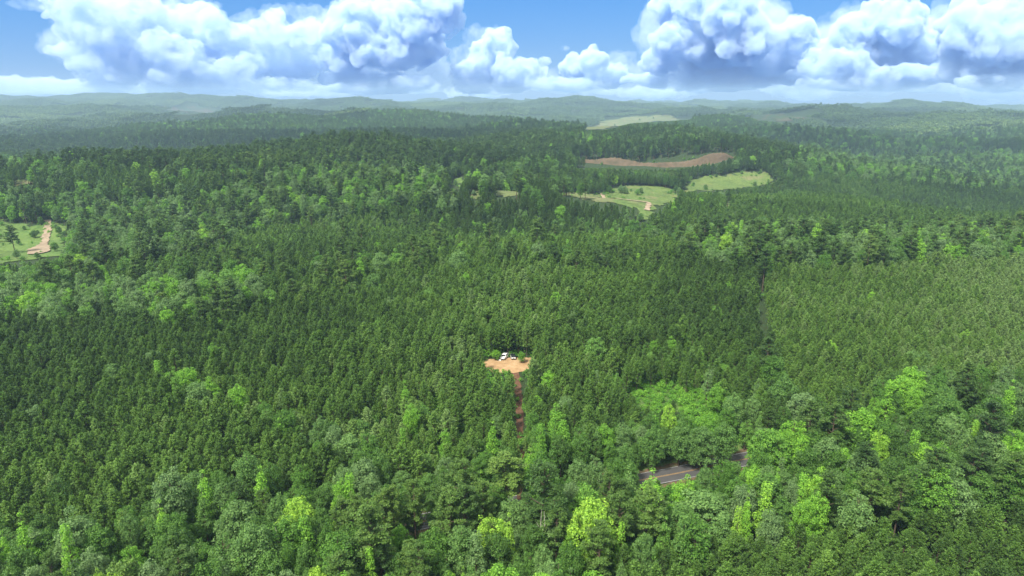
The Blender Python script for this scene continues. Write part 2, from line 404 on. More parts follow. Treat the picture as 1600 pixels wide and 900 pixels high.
# name, density, distance, seed, [billows: centre and half sizes in photo px], label
CLOUD_BANKS = [
 ('clouds', .009, 17500, 3, [(118,16,44,26),(165,52,60,36),(215,22,50,30),(240,85,70,36),(290,48,50,38),(312,112,90,26),(352,62,44,34),(385,100,60,30),(420,52,36,28),(432,24,18,14),
    (455,98,60,34),(200,118,80,20),(98,80,26,12),(140,100,40,16),(480,60,34,26),(30,132,60,12),(80,142,70,9),(180,140,90,10),(300,138,90,11),(420,134,90,13)], None),
 ('clouds', .0014, 18500, 31, [(60,6,50,12),(140,70,60,40),(270,20,80,26),(330,90,80,50),(460,20,60,14),(500,45,60,26),(560,60,70,60),(390,30,40,16),(20,146,60,8),(640,110,80,36),(520,138,120,10)], None),
 ('cumulus_cloud', .016, 16500, 4, [(560,52,46,44),(600,26,50,40),(645,30,52,46),(690,30,32,40),(610,84,66,32),(540,88,44,32),(665,78,36,34),(560,122,80,18),(640,130,60,12),(590,138,100,12)],
    'broad white cumulus cloud with blue-grey base beside the soft broken cloud deck'),
 ('cumulus_cloud', .018, 17000, 5, [(772,70,22,30),(762,98,34,36),(738,118,34,30),(800,116,30,26),(835,112,26,20),(852,96,14,11),(900,108,28,22),(928,98,26,22),(955,120,38,22),(880,132,90,14),(770,138,70,12)],
    'low cumulus bank with small turrets under the widest gap of blue sky'),
 ('small_cloud', .004, 16000, 9, [(881,76,11,7)], 'tiny detached puff of cloud alone in the blue gap'),
 ('cumulus_cloud', .018, 16000, 6, [(1056,22,38,32),(1090,6,40,30),(1140,28,56,40),(1110,70,76,44),(1170,66,50,42),(1235,62,36,30),(1205,88,50,36),(1030,98,32,24),(1045,66,24,28),(1120,112,110,20),(1020,124,60,14),(1100,130,130,16)],
    'tallest cumulus tower, cut by the top edge, bordering the widest blue gap'),
 ('cumulus_cloud', .018, 17000, 7, [(1368,34,40,28),(1408,40,36,30),(1330,56,34,30),(1425,72,48,40),(1360,84,80,36),(1300,104,54,26),(1250,124,50,16),(1420,118,70,18),(1350,132,110,14)],
    'domed white cumulus cloud standing between two taller cloud towers'),
 ('cumulus_cloud', .017, 15500, 8, [(1496,36,28,22),(1530,22,36,30),(1575,4,50,40),(1550,64,60,42),(1505,76,36,32),(1620,46,50,56),(1590,100,60,28),(1510,116,50,18),(1570,130,80,16)],
    'cumulus tower cut off by the right edge of the picture'),
 ('clouds', .0013, 18500, 33, [(760,90,50,40),(840,124,70,22),(960,112,70,28),(1060,60,70,60),(1150,60,110,60),(1240,80,60,46),(1380,70,100,56),(1540,60,100,66),(1300,120,120,24),(1480,124,90,24),(1130,126,140,18)], None),
 ('clouds', .008, 21500, 10, [(x + 17 * math.sin(x * .7), 139 + 7 * math.sin(x * 1.3 + 1), 40 + 16 * math.sin(x * 2.1), 11 + 4 * math.sin(x * .9)) for x in range(-20, 1640, 38)], None),
]
def worley(p, seed):
    """distance to the nearest of one random point per cell (numpy)"""
    c = np.floor(p).astype(np.int64); best = np.full(len(p), 9.0)
    for dx in (-1, 0, 1):
        for dy in (-1, 0, 1):
            for dz in (-1, 0, 1):
                q = c + (dx, dy, dz)
                h = (q[:, 0] * 73856093) ^ (q[:, 1] * 19349663) ^ (q[:, 2] * 83492791) ^ (seed * 2654435761)
                d2 = 0
                for a in range(3):
                    h = (h * 6364136223846793005 + 1442695040888963407) & 0x7fffffffffffffff
                    d2 = d2 + (q[:, a] + ((h >> 33) & 0xffff) / 65536.0 - p[:, a]) ** 2
                best = np.minimum(best, d2)
    return np.sqrt(best)
k = Mat('cloud_vapour')
def cloud_mat(dens):
    """vapour that thins out in torn wisps"""
    k = Mat('cloud_vapour'); p = k.pos()
    n = k.noise(p, .0023, 9, .68); m = k.node('ShaderNodeMapRange'); k.L(n, m.inputs[0])
    m.inputs[1].default_value = .41; m.inputs[2].default_value = .63; m.inputs[3].default_value = 0; m.inputs[4].default_value = dens
    v = k.node('ShaderNodeVolumePrincipled'); k.L(m.outputs[0], v.inputs['Density'])
    v.inputs['Color'].default_value = CLOUD_TINT; v.inputs['Anisotropy'].default_value = 0.0
    o = k.node('ShaderNodeOutputMaterial'); k.L(v.outputs[0], o.inputs['Volume'])
    k.m.cycles.volume_step_rate = CLOUD_STEP
    return k.m
CLOUD_STEP = .2
def cloud_bank(name, dens, dist0, seed, billows, label):
    rr = random.Random(seed)
    ico = bmesh.new(); bmesh.ops.create_icosphere(ico, subdivisions=2, radius=1)
    iv = np.array([v.co[:] for v in ico.verts]); jf = np.array([[v.index for v in f.verts] for f in ico.faces]); ico.free()
    V, F = [], []; nv = 0; mid = []
    for (px, py, rx, ry) in billows:
        dist = dist0 + rr.uniform(-1, 1) * 900
        az, el = angles(px, py); s_ = dist / FPX * .95
        c = np.array((math.sin(R(az)) * dist, math.cos(R(az)) * dist, CAM_H + math.tan(R(el)) * dist))
        a, b, e = rx * s_, min(rx, ry * 2) * s_, ry * s_
        blobs = [(c, a * .86, b * .86, e * .86)]; mid.append(np.concatenate([c, (a, b, e)]))
        for i in range(int(16 + 12 * rx / ry)):
            th = rr.uniform(0, 2 * math.pi); u = rr.uniform(-.4, 1); s = math.sqrt(1 - u * u); q = rr.uniform(.16, .40) * e
            blobs.append((c + np.array((a * .84 * s * math.cos(th), b * .84 * s * math.sin(th), e * .84 * u)), q * 1.1, q, q))
        for (p, x, y, z) in blobs:
            V.append(iv * (x, y, z) + p); F.append(jf + nv); nv += len(iv)
    me = mesh_np(name, np.vstack(V), np.vstack(F))
    tmp = D.objects.new(name, me); COL.objects.link(tmp)
    m = tmp.modifiers.new('merge', 'REMESH'); m.mode = 'VOXEL'; m.voxel_size = VOX
    dg = bpy.context.evaluated_depsgraph_get()
    me2 = D.meshes.new_from_object(tmp.evaluated_get(dg)); D.objects.remove(tmp); me2.name = name
    n = len(me2.vertices); co = np.empty(n * 3, np.float32); me2.vertices.foreach_get('co', co); co = co.reshape(-1, 3).astype(float)
    no = np.empty(n * 3, np.float32); me2.vertices.foreach_get('normal', no); no = no.reshape(-1, 3)
    disp = np.zeros(n)
    for sz, st in ((900, 250), (380, 160), (170, 105), (85, 68)): disp += (.55 - worley(co / sz, seed)) * st
    near, amp = np.full(n, 1e9), np.ones(n)
    for q in mid:
        d = (((co - q[:3]) / q[3:]) ** 2).sum(1); m = d < near; near[m] = d[m]; amp[m] = min(1, q[5] / 520)
    co = co + no * (disp * amp)[:, None] - no * 14
    me2.vertices.foreach_set('co', co.astype(np.float32).ravel()); me2.update()
    tmp = D.objects.new(name, me2); COL.objects.link(tmp)          # heal folds of the billowed skin
    m = tmp.modifiers.new('merge', 'REMESH'); m.mode = 'VOXEL'; m.voxel_size = VOX
    me3 = D.meshes.new_from_object(tmp.evaluated_get(bpy.context.evaluated_depsgraph_get())); D.objects.remove(tmp); D.meshes.remove(me2); me2 = me3; me2.name = name
    me2.materials.clear(); me2.materials.append(cloud_mat(dens))
    o = link(name, me2)
    if label: tag(o, label, 'cloud', 'cumulus clouds over the horizon')
    else: tag(o, kind='stuff')
for a_ in CLOUD_BANKS: cloud_bank(*a_)


def added_shade_cloud(shade_x, shade_y, high, sx, sy, sz, dens, seed, label):
    """an unseen cloud, added so that its shade falls around (shade_x, shade_y)"""
    rr = random.Random(seed); t = high / sun_vec.z
    c = np.array((shade_x + sun_vec.x * t, shade_y + sun_vec.y * t, high))
    ico = bmesh.new(); bmesh.ops.create_icosphere(ico, subdivisions=3, radius=1)
    iv = np.array([v.co[:] for v in ico.verts]); jf = np.array([[v.index for v in f.verts] for f in ico.faces]); ico.free()
    V, F, nv = [], [], 0
    for i in range(16):
        o = np.array((rr.gauss(0, .45) * sx, rr.gauss(0, .45) * sy, rr.uniform(0, .5) * sz)); q = rr.uniform(.25, .5)
        V.append(iv * (sx * q, sy * q, sz * q) + c + o); F.append(jf + nv); nv += len(iv)
    me = mesh_np('added_shade_cloud', np.vstack(V), np.vstack(F)); tmp = D.objects.new('added_shade_cloud', me); COL.objects.link(tmp)
    m = tmp.modifiers.new('merge', 'REMESH'); m.mode = 'VOXEL'; m.voxel_size = 26
    me2 = D.meshes.new_from_object(tmp.evaluated_get(bpy.context.evaluated_depsgraph_get())); D.objects.remove(tmp); me2.name = 'added_shade_cloud'
    n = len(me2.vertices); co = np.empty(n * 3, np.float32); me2.vertices.foreach_get('co', co); co = co.reshape(-1, 3).astype(float)
    no = np.empty(n * 3, np.float32); me2.vertices.foreach_get('normal', no)
    co += no.reshape(-1, 3) * ((.55 - worley(co / 190, seed)) * 90 + (.55 - worley(co / 80, seed)) * 40)[:, None]
    me2.vertices.foreach_set('co', co.astype(np.float32).ravel()); me2.update(); me2.materials.clear()
    k = Mat('shade_cloud_vapour'); v = k.node('ShaderNodeVolumePrincipled'); v.inputs['Density'].default_value = dens; v.inputs['Color'].default_value = CLOUD_TINT
    o = k.node('ShaderNodeOutputMaterial'); k.L(v.outputs[0], o.inputs['Volume']); me2.materials.append(k.m)
    tag(link('clouds', me2), kind='stuff')  # added out of view, to dapple the forest with shade
added_shade_cloud(-330, 1420, 1150, 520, 230, 200, .0034, 51, None)
added_shade_cloud(620, 1650, 1200, 480, 260, 200, .0030, 52, None)
added_shade_cloud(-700, 2900, 1250, 900, 420, 220, .0026, 53, None)
added_shade_cloud(-120, 205, 1000, 100, 60, 110, .0030, 57, None)
added_shade_cloud(170, 165, 1000, 110, 70, 120, .0036, 54, None)
added_shade_cloud(1500, 3600, 1250, 900, 500, 220, .0026, 55, None)

# ------------------------------------------------------------------ tree shapes
def frames(nrm, rs):
    r = rs.normal(size=nrm.shape); t = np.cross(nrm, r); t /= np.linalg.norm(t, axis=1)[:, None] + 1e-9
    return t, np.cross(nrm, t)
def leaf_quads(c, nrm, half_len, half_wid, rs, along=None):
    """one small leaf-spray face at each centre; returns vertices (4n, 3)"""
    if along is None: t, b = frames(nrm, rs)
    else:
        t = along; b = np.cross(nrm, t); b /= np.linalg.norm(b, axis=1)[:, None] + 1e-9
    hl, hw = np.broadcast_to(half_len, (len(c),))[:, None], np.broadcast_to(half_wid, (len(c),))[:, None]
    q = np.stack([c - t * hl, c + b * hw, c + t * hl, c - b * hw], 1)
    return q.reshape(-1, 3)
def crown_mesh(name, verts, mat, rs):
    n = len(verts) // 4
    me = mesh_np(name, verts, np.arange(4 * n).reshape(n, 4), mat)
    a = me.attributes.new('leaf', 'FLOAT', 'FACE'); a.data.foreach_set('value', rs.random(n).astype(np.float32))
    return me
def limb(V, F, p, q, r0, r1, k=6):
    p, q = np.array(p, float), np.array(q, float); d = q - p; d /= np.linalg.norm(d) + 1e-9
    u = np.cross(d, (0.3, .9, .2)); u /= np.linalg.norm(u); w = np.cross(d, u); b = len(V)
    for c, r in ((p, r0), (q, r1)):
        for i in range(k):
            a = 2 * math.pi * i / k; V.append(c + (u * math.cos(a) + w * math.sin(a)) * r)
    for i in range(k): F.append((b + i, b + (i + 1) % k, b + k + (i + 1) % k, b + k + i))
def unit(v): return v / (np.linalg.norm(v, axis=-1, keepdims=True) + 1e-9)

def young_pine(seed):
    """plantation pine 11 m high: whorls of upswept boughs carrying needle tufts"""
    rs = np.random.default_rng(seed); H = 11.0; W = rs.uniform(2.0, 2.45)
    V, F = [], []; lean = rs.normal(0, .15, 2)
    top = np.array((lean[0], lean[1], H - .4))
    limb(V, F, (0, 0, -.5), top * .5, .11, .08); limb(V, F, top * .5, top, .08, .03)
    C, A = [], []
    z = 3.2
    while z < H - .25:
        f = (z - 3.2) / (H - 3.2)
        L = W * (1.0 - f ** 2.0) * (.55 + .45 * min(1, f * 4)) + .18
        n = 5 if f < .8 else 4; a0 = rs.uniform(0, 6.28)
        for i in range(n):
            a = a0 + 6.283 * i / n + rs.normal(0, .2); up = R(12 + 45 * f + rs.normal(0, 8)); l = L * rs.uniform(.7, 1.12)
            d = np.array((math.cos(a) * math.cos(up), math.sin(a) * math.cos(up), math.sin(up)))
            s = np.array((lean[0] * z / H, lean[1] * z / H, z)); e = s + d * l; e[2] += .12 * l * l
            limb(V, F, s, e, .035, .012, 3)
            for t in np.arange(.34, 1.01, .12 if l > 1 else .22):
                c = s + (e - s) * t
                for _ in range(4 if t < .93 else 7):
                    C.append(c + rs.normal(0, .14, 3)); A.append(d * 1.0 + np.array((0, 0, .45)) + rs.normal(0, .5, 3))
        z += .62 - .18 * f
    for _ in range(12): C.append(top + (0, 0, .1) + rs.normal(0, .09, 3)); A.append(np.array((0, 0, 1.0)) + rs.normal(0, .4, 3))
    C, A = np.array(C), unit(np.array(A)); nr = unit(rs.normal(0, .6, size=C.shape) + (0, 0, 1.0))
    A = unit(A - nr * (nr * A).sum(1, keepdims=True))
    q = leaf_quads(C + A * .10, nr, rs.uniform(.17, .30, len(C)), rs.uniform(.075, .125, len(C)), rs, A)
    return mesh_np('trunk', V, F, M_BARK), crown_mesh('crown', q, M_PINE, rs)

def clump_leaves(cs, rads, n_per, size, rs, flat=1.0, upb=.45, jit=.55):
    C, Nn = [], []
    for c, r in zip(cs, rads):
        n = int(n_per * r * r); d = unit(rs.normal(size=(n, 3)))
        d[:, 2] = np.where(d[:, 2] < -.35, -d[:, 2], d[:, 2])
        rad = r * rs.uniform(.72, 1.06, (n, 1))
        C.append(c + d * rad * (1, 1, flat)); Nn.append(unit(d + (0, 0, upb) + rs.normal(0, jit, (n, 3))))
    C, Nn = np.vstack(C), np.vstack(Nn); s = rs.uniform(.7, 1.25, len(C)) * size
    return leaf_quads(C, Nn, s, s * rs.uniform(.6, .9, len(C)), rs)

def broadleaf(seed, style):
    """tall broadleaf tree; style: pointed (slender cone), oval, round (wide dome)"""
    rs = np.random.default_rng(seed)
    H, Wd, zb = {'pointed': (19, 3.0, 4.5), 'oval': (18, 3.7, 5.0), 'round': (16, 5.0, 4.5)}[style]
    V, F = [], []
    limb(V, F, (0, 0, -.6), (0, 0, zb), .30, .24, 8); limb(V, F, (0, 0, zb), (rs.normal(0, .3), rs.normal(0, .3), H * .82), .24, .06, 6)
    cs, rads = [], []; hc = H - zb
    nlay = {'pointed': 8, 'oval': 7, 'round': 6}[style]
    for li in range(nlay + 1):
        f = li / nlay
        if style == 'pointed': pr = (1 - f) ** .75 * min(1, .55 + 2.2 * f)
        elif style == 'oval': pr = math.sin(math.pi * min(1, (f * .86 + .14))) ** .6
        else: pr = math.sqrt(max(0, 1 - (f * 1.0) ** 2.2)) * min(1, .7 + 1.5 * f)
        rr = Wd * pr * rs.uniform(.85, 1.12); z = zb + f * hc * .94
        cr = rs.uniform(.85, 1.25) * (1.0 if style != 'round' else 1.25)
        n = max(1, int(2 * math.pi * rr / (cr * 1.35)))
        a0 = rs.uniform(0, 6.28)
        for i in range(n):
            if rs.random() < .10: continue
            a = a0 + 6.283 * i / n + rs.normal(0, .18); q = max(0, rr - cr * .5) * rs.uniform(.75, 1.15)
            c = np.array((math.cos(a) * q, math.sin(a) * q, z + rs.normal(0, .45)))
            cs.append(c); rads.append(cr * rs.uniform(.7, 1.2))
            if rs.random() < .55: limb(V, F, (0, 0, max(zb * .8, c[2] - 1.6 - q * .35)), c, .09, .03, 4)
        if rr > 2.6:
            for i in range(max(1, n // 3)):
                a = rs.uniform(0, 6.28); q = rr * .4 * rs.random(); cs.append(np.array((math.cos(a) * q, math.sin(a) * q, z + .4))); rads.append(cr)
    q = clump_leaves(cs, rads, 58, .205 if style != 'round' else .22, rs)
    return mesh_np('trunk', V, F, M_BARK), crown_mesh('crown', q, M_LEAF, rs)

def old_pine(seed):
    """mature pine 21 m high: bare stem, irregular crown of flat, upturned bough plates"""
    rs = np.random.default_rng(seed); H = 20.0; zb = 8.0
    V, F = [], []; b1 = rs.normal(0, .35, 2)
    mid = np.array((b1[0], b1[1], 10)); top = np.array((b1[0] * 1.4, b1[1] * 1.4, H - .8))
    limb(V, F, (0, 0, -.6), mid, .28, .20, 8); limb(V, F, mid, top, .20, .05, 6)
    cs, rads, A = [], [], []
    z = zb
    while z < H - .4:
        f = (z - zb) / (H - zb); L = 4.3 * math.sqrt(max(.02, 1 - f ** 2.0)) * min(1, .65 + f * 1.3)
        for i in range(rs.integers(3, 5)):
            a = rs.uniform(0, 6.283); l = L * rs.uniform(.55, 1.08); up = R(8 + 40 * f)
            s = mid + (top - mid) * ((z - 10) / (H - 10.8)); e = s + np.array((math.cos(a) * l * math.cos(up), math.sin(a) * l * math.cos(up), math.sin(up) * l))
            limb(V, F, s, e, .09, .03, 4)
            for t in ((.55, .8, 1.0) if l > 1.8 else (.9,)):
                cs.append(s + (e - s) * t + rs.normal(0, .28, 3)); rads.append(rs.uniform(.6, .95))
        z += rs.uniform(.65, 1.0)
    cs.append(top + (0, 0, .3)); rads.append(.8)
    C, Nn, AA = [], [], []
    for c, r in zip(cs, rads):
        n = int(95 * r * r); d = unit(rs.normal(size=(n, 3))); d[:, 2] = np.abs(d[:, 2]) * .9 - .15
        C.append(c + d * r * rs.uniform(.5, 1.05, (n, 1)) * (1, 1, .62)); AA.append(unit(d + (0, 0, .7) + rs.normal(0, .4, (n, 3))))
    C, AA = np.vstack(C), np.vstack(AA); nr = unit(rs.normal(0, .6, size=C.shape) + (0, 0, 1)); AA = unit(AA - nr * (nr * AA).sum(1, keepdims=True))
    q = leaf_quads(C, nr, rs.uniform(.19, .31, len(C)), rs.uniform(.085, .14, len(C)), rs, AA)
    return mesh_np('trunk', V, F, M_BARK), crown_mesh('crown', q, M_OLD, rs)

def bush(seed):
    rs = np.random.default_rng(seed); V, F = [], []; cs, rads = [], []
    for i in range(rs.integers(7, 12)):
        a = rs.uniform(0, 6.283); q = rs.uniform(0, 1.5); c = np.array((math.cos(a) * q, math.sin(a) * q, rs.uniform(.5, 1.9) * (1.15 - q * .3)))
        cs.append(c); rads.append(rs.uniform(.5, .9)); limb(V, F, (0, 0, -.2), c, .05, .015, 4)
    q = clump_leaves(cs, rads, 46, .20, rs)
    return mesh_np('stem', V, F, M_BARK), crown_mesh('foliage', q, M_BUSH, rs)

PINES = [young_pine(100 + i) for i in range(6)]
TULIPS = [broadleaf(200 + i, 'pointed') for i in range(4)]
OVALS = [broadleaf(220 + i, 'oval') for i in range(4)]
ROUNDS = [broadleaf(240 + i, 'round') for i in range(5)]
OLDS = [old_pine(300 + i) for i in range(5)]
BUSHES = [bush(400 + i) for i in range(4)]
BROADS = TULIPS + OVALS + ROUNDS
BW = [3.2] * 4 + [3.9] * 4 + [5.3] * 5; BH = [19.3] * 4 + [18.6] * 4 + [17.2] * 5       # crown half width, height of each shape

# ------------------------------------------------------------------ what grows where
ZONES = [  # first match wins; outlines as seen in the photograph, at crown height
 ('brush', [(978,592),(1004,582),(1030,586),(1056,580),(1080,596),(1112,604),(1140,636),(1128,652),(1090,650),(1050,640),(1010,640),(988,616)]),
 ('pine_dark', [(930,905),(1060,848),(1200,822),(1310,815),(1420,792),(1700,758),(1700,960),(930,960)]),
 ('thicket', [(830,640),(900,690),(1000,650),(1110,640),(1190,655),(1190,700),(1150,716),(1060,730),(990,752),(930,765),(850,760),(838,700)]),
 ('belt', [(-60,850),(0,832),(60,812),(150,820),(235,785),(300,745),(395,735),(440,762),(520,740),(560,712),(640,735),(720,722),(760,700),(830,705),(850,760),(990,752),(1060,735),(1150,716),(1190,690),(1215,655),(1265,620),(1350,640),(1370,600),(1440,585),(1560,590),(1700,590),(1700,765),(1420,792),(1310,815),(1200,822),(1060,848),(930,905),(900,990),(-100,990),(-100,850)]),
 ('swale', [(240,560),(300,575),(400,625),(470,640),(540,660),(600,700),(560,712),(480,690),(380,640),(280,610)]),
 ('pine_pale', [(1192,425),(1240,405),(1420,398),(1700,395),(1700,590),(1560,590),(1440,585),(1370,600),(1350,640),(1265,620),(1225,590),(1205,520)]),
 ('bright_hard', [(-80,420),(60,425),(160,430),(260,440),(330,425),(400,420),(410,455),(330,470),(260,495),(180,480),(60,490),(-80,480)]),
 ('pine_left', [(-80,500),(60,500),(240,495),(420,470),(560,455),(640,480),(700,520),(690,560),(600,600),(540,660),(470,640),(400,625),(300,575),(240,560),(280,610),(380,640),(480,690),(560,712),(520,740),(440,762),(395,735),(300,745),(235,785),(150,820),(60,812),(-80,850)]),
 ('young_mix', [(600,600),(700,520),(840,540),(960,540),(1190,520),(1205,590),(1190,655),(1110,640),(1000,650),(900,690),(838,700),(830,705),(760,700),(720,722),(640,735),(600,700),(540,660)]),
 ('pine_mid', [(640,480),(560,455),(620,420),(760,400),(960,410),(1060,400),(1185,402),(1190,520),(960,540),(840,540),(700,520)]),
 ('mixed_mid', [(180,400),(300,385),(420,350),(560,330),(700,320),(860,322),(985,345),(990,365),(900,385),(700,395),(560,400),(400,415),(240,420)]),
 ('hard_grey', [(1060,385),(1100,350),(1250,350),(1400,355),(1700,350),(1700,392),(1420,396),(1240,402),(1080,398)]),
 ('pine_mid', [(1020,348),(1050,330),(1130,305),(1280,285),(1420,285),(1700,300),(1700,345),(1400,350),(1250,348),(1100,348),(1060,362),(1020,360)]),
 ('hard_grey', [(-80,280),(60,300),(200,310),(330,300),(430,270),(560,255),(700,262),(690,300),(560,330),(420,350),(300,385),(180,400),(110,400),(-80,340)]),
 ('old_dark', [(-80,205),(100,200),(350,205),(640,200),(820,200),(900,215),(880,235),(700,258),(560,250),(420,255),(300,262),(150,250),(-80,240)]),
 ('old_dark', [(890,225),(1150,215),(1240,215),(1250,240),(1150,242),(1000,248),(900,248)]),
 ('hard_grey', [(1240,225),(1700,235),(1700,290),(1420,284),(1290,270),(1220,262),(1240,240)]),
]
#             young pine, old pine, broadleaf, bush
MIX = {'brush': (.10, 0, .10, 1), 'pine_dark': (1, .005, .0, .1), 'thicket': (.10, .02, 1, 1), 'belt': (.12, .3, 1.0, .9), 'swale': (.45, .0, .85, .4),
       'pine_pale': (.985, .0, .03, .1), 'bright_hard': (.1, .1, 1, .3), 'pine_left': (.98, .0, .045, .1), 'young_mix': (.80, .0, .30, .5), 'pine_mid': (.90, .0, .15, .1),
       'mixed_mid': (.75, .03, .5, .1), 'hard_grey': (.12, .35, .9, .2), 'old_dark': (.1, 1, .2, .1), 'far_a': (.85, .15, .15, 0), 'far_b': (.3, .35, .7, 0)}
ZN = list(MIX)
def zone_of(px, py, x, y):
    z = np.full(px.shape, -1)
    for nm, poly in ZONES:
        m = (z < 0) & inpoly(px, py, poly); z[m] = ZN.index(nm)
    n = rolling(x * 1.7 + 900, y * 1.7 - 400, 250) + .5 * rolling(x * 3 - 77, y * 3, 250)
    z = np.where(z < 0, np.where(n > .25, ZN.index('far_b'), ZN.index('far_a')), z)
    return z
ROAD_SEG = ROAD_PTS[::3]
def dist_path(x, y, pts):
    d = np.full(x.shape, 1e9)
    for p in pts: d = np.minimum(d, (x - p[0]) ** 2 + (y - p[1]) ** 2)
    return np.sqrt(d)
# sight lines the photograph shows open: no crown may stand in front of these
OPEN_PX = FIELD_PX + [[(1034,764),(1036,743),(1060,738),(1093,731),(1094,740),(1088,750),(1056,766)],
    [(762,566),(776,560),(826,560),(828,566),(820,574),(806,579),(785,580),(768,577)], [(807,594),(813,592),(817,640),(815.5,690),(809,690),(809,640)], [(x, y + (4 if y > 251 else 0)) for x, y in BANK_PX],
    [(992,600),(1010,592),(1040,590),(1058,600),(1085,604),(1112,618),(1090,628),(1060,626),(1020,632),(1000,622)], [(1062,632),(1090,630),(1128,636),(1136,646),(1104,648),(1074,642)], [(1184,428),(1189,428),(1197,525),(1190.5,525)],
    [(985,746),(1030,734),(1130,714),(1163,711),(1164,717),(1100,728),(1036,744)]]
def blocked(x, y, h, w, low=False):
    """crown stands in open ground, on the road or driveway, or hides a field from the drone"""
    z = height(x, y); bad = np.zeros(x.shape, bool)
    for xy in FIELD_XY + [PAD]: bad |= inpoly(x, y, xy)
    near = y < 330
    if near.any():
        d = np.full(x.shape, 1e9); d[near] = dist_path(x[near], y[near], ROAD_SEG); bad |= d < 4.3 + w * .22
        d = np.full(x.shape, 1e9); d[near] = dist_path(x[near], y[near], DRIVE_PTS[::2]); bad |= d < (1.3 + w * .45) * np.where(y > 194, 1, .3)
    ex = proj(x, y, z)[0]; bad |= (y - BANK_Y > -34) & (y - BANK_Y < 14) & (ex > 892) & (ex < 1147)
    if low: return bad
    for f in (.36, .55, .8, .97):
        px, py, _ = proj(x, y, z + h * f)
        for poly in OPEN_PX: bad |= inpoly(px, py, poly)
    for s, f in ((-.6, .7), (.6, .7), (-.95, .42), (.95, .42)):
        px, py, zc = proj(x, y, z + h * f)
        for poly in OPEN_PX: bad |= inpoly(px + s * w * FPX / zc, py, poly)
    return bad
def candidates(r0, r1, sp, half=R(43), jit=.32, rows=None):
    """jittered grid over the part of the valley the picture can show"""
    n = int(r1 * 1.5 / sp)
    if rows is None: rows = R(17)
    i = np.arange(-n, n)
    gx, gy = np.meshgrid(i * sp, i * sp * .92); gx = gx + (np.arange(2 * n)[:, None] % 2) * sp * .5
    c, s = math.cos(rows), math.sin(rows); x, y = (gx * c - gy * s).ravel(), (gx * s + gy * c).ravel()
    k = (y > 60) & (np.hypot(x, y) > r0) & (np.hypot(x, y) < r1) & (np.abs(np.arctan2(x, y)) < half)
    x, y = x[k], y[k]
    x = x + rng.normal(0, sp * jit * .5, len(x)); y = y + rng.normal(0, sp * jit * .5, len(x))
    px, py, _ = proj(x, y, height(x, y) + 8); k = (py < 1010) & (px > -140) & (px < 1740)
    return x[k], y[k]
POP = {'pine': [], 'old': [], 'broad': [], 'bush': []}     # rows: x, y, z, shape, scale_xy, scale_z, tint, spin
def patchy(x, y, s, seed): return rolling(x * s + seed * 131, y * s - seed * 77, 0) * .55

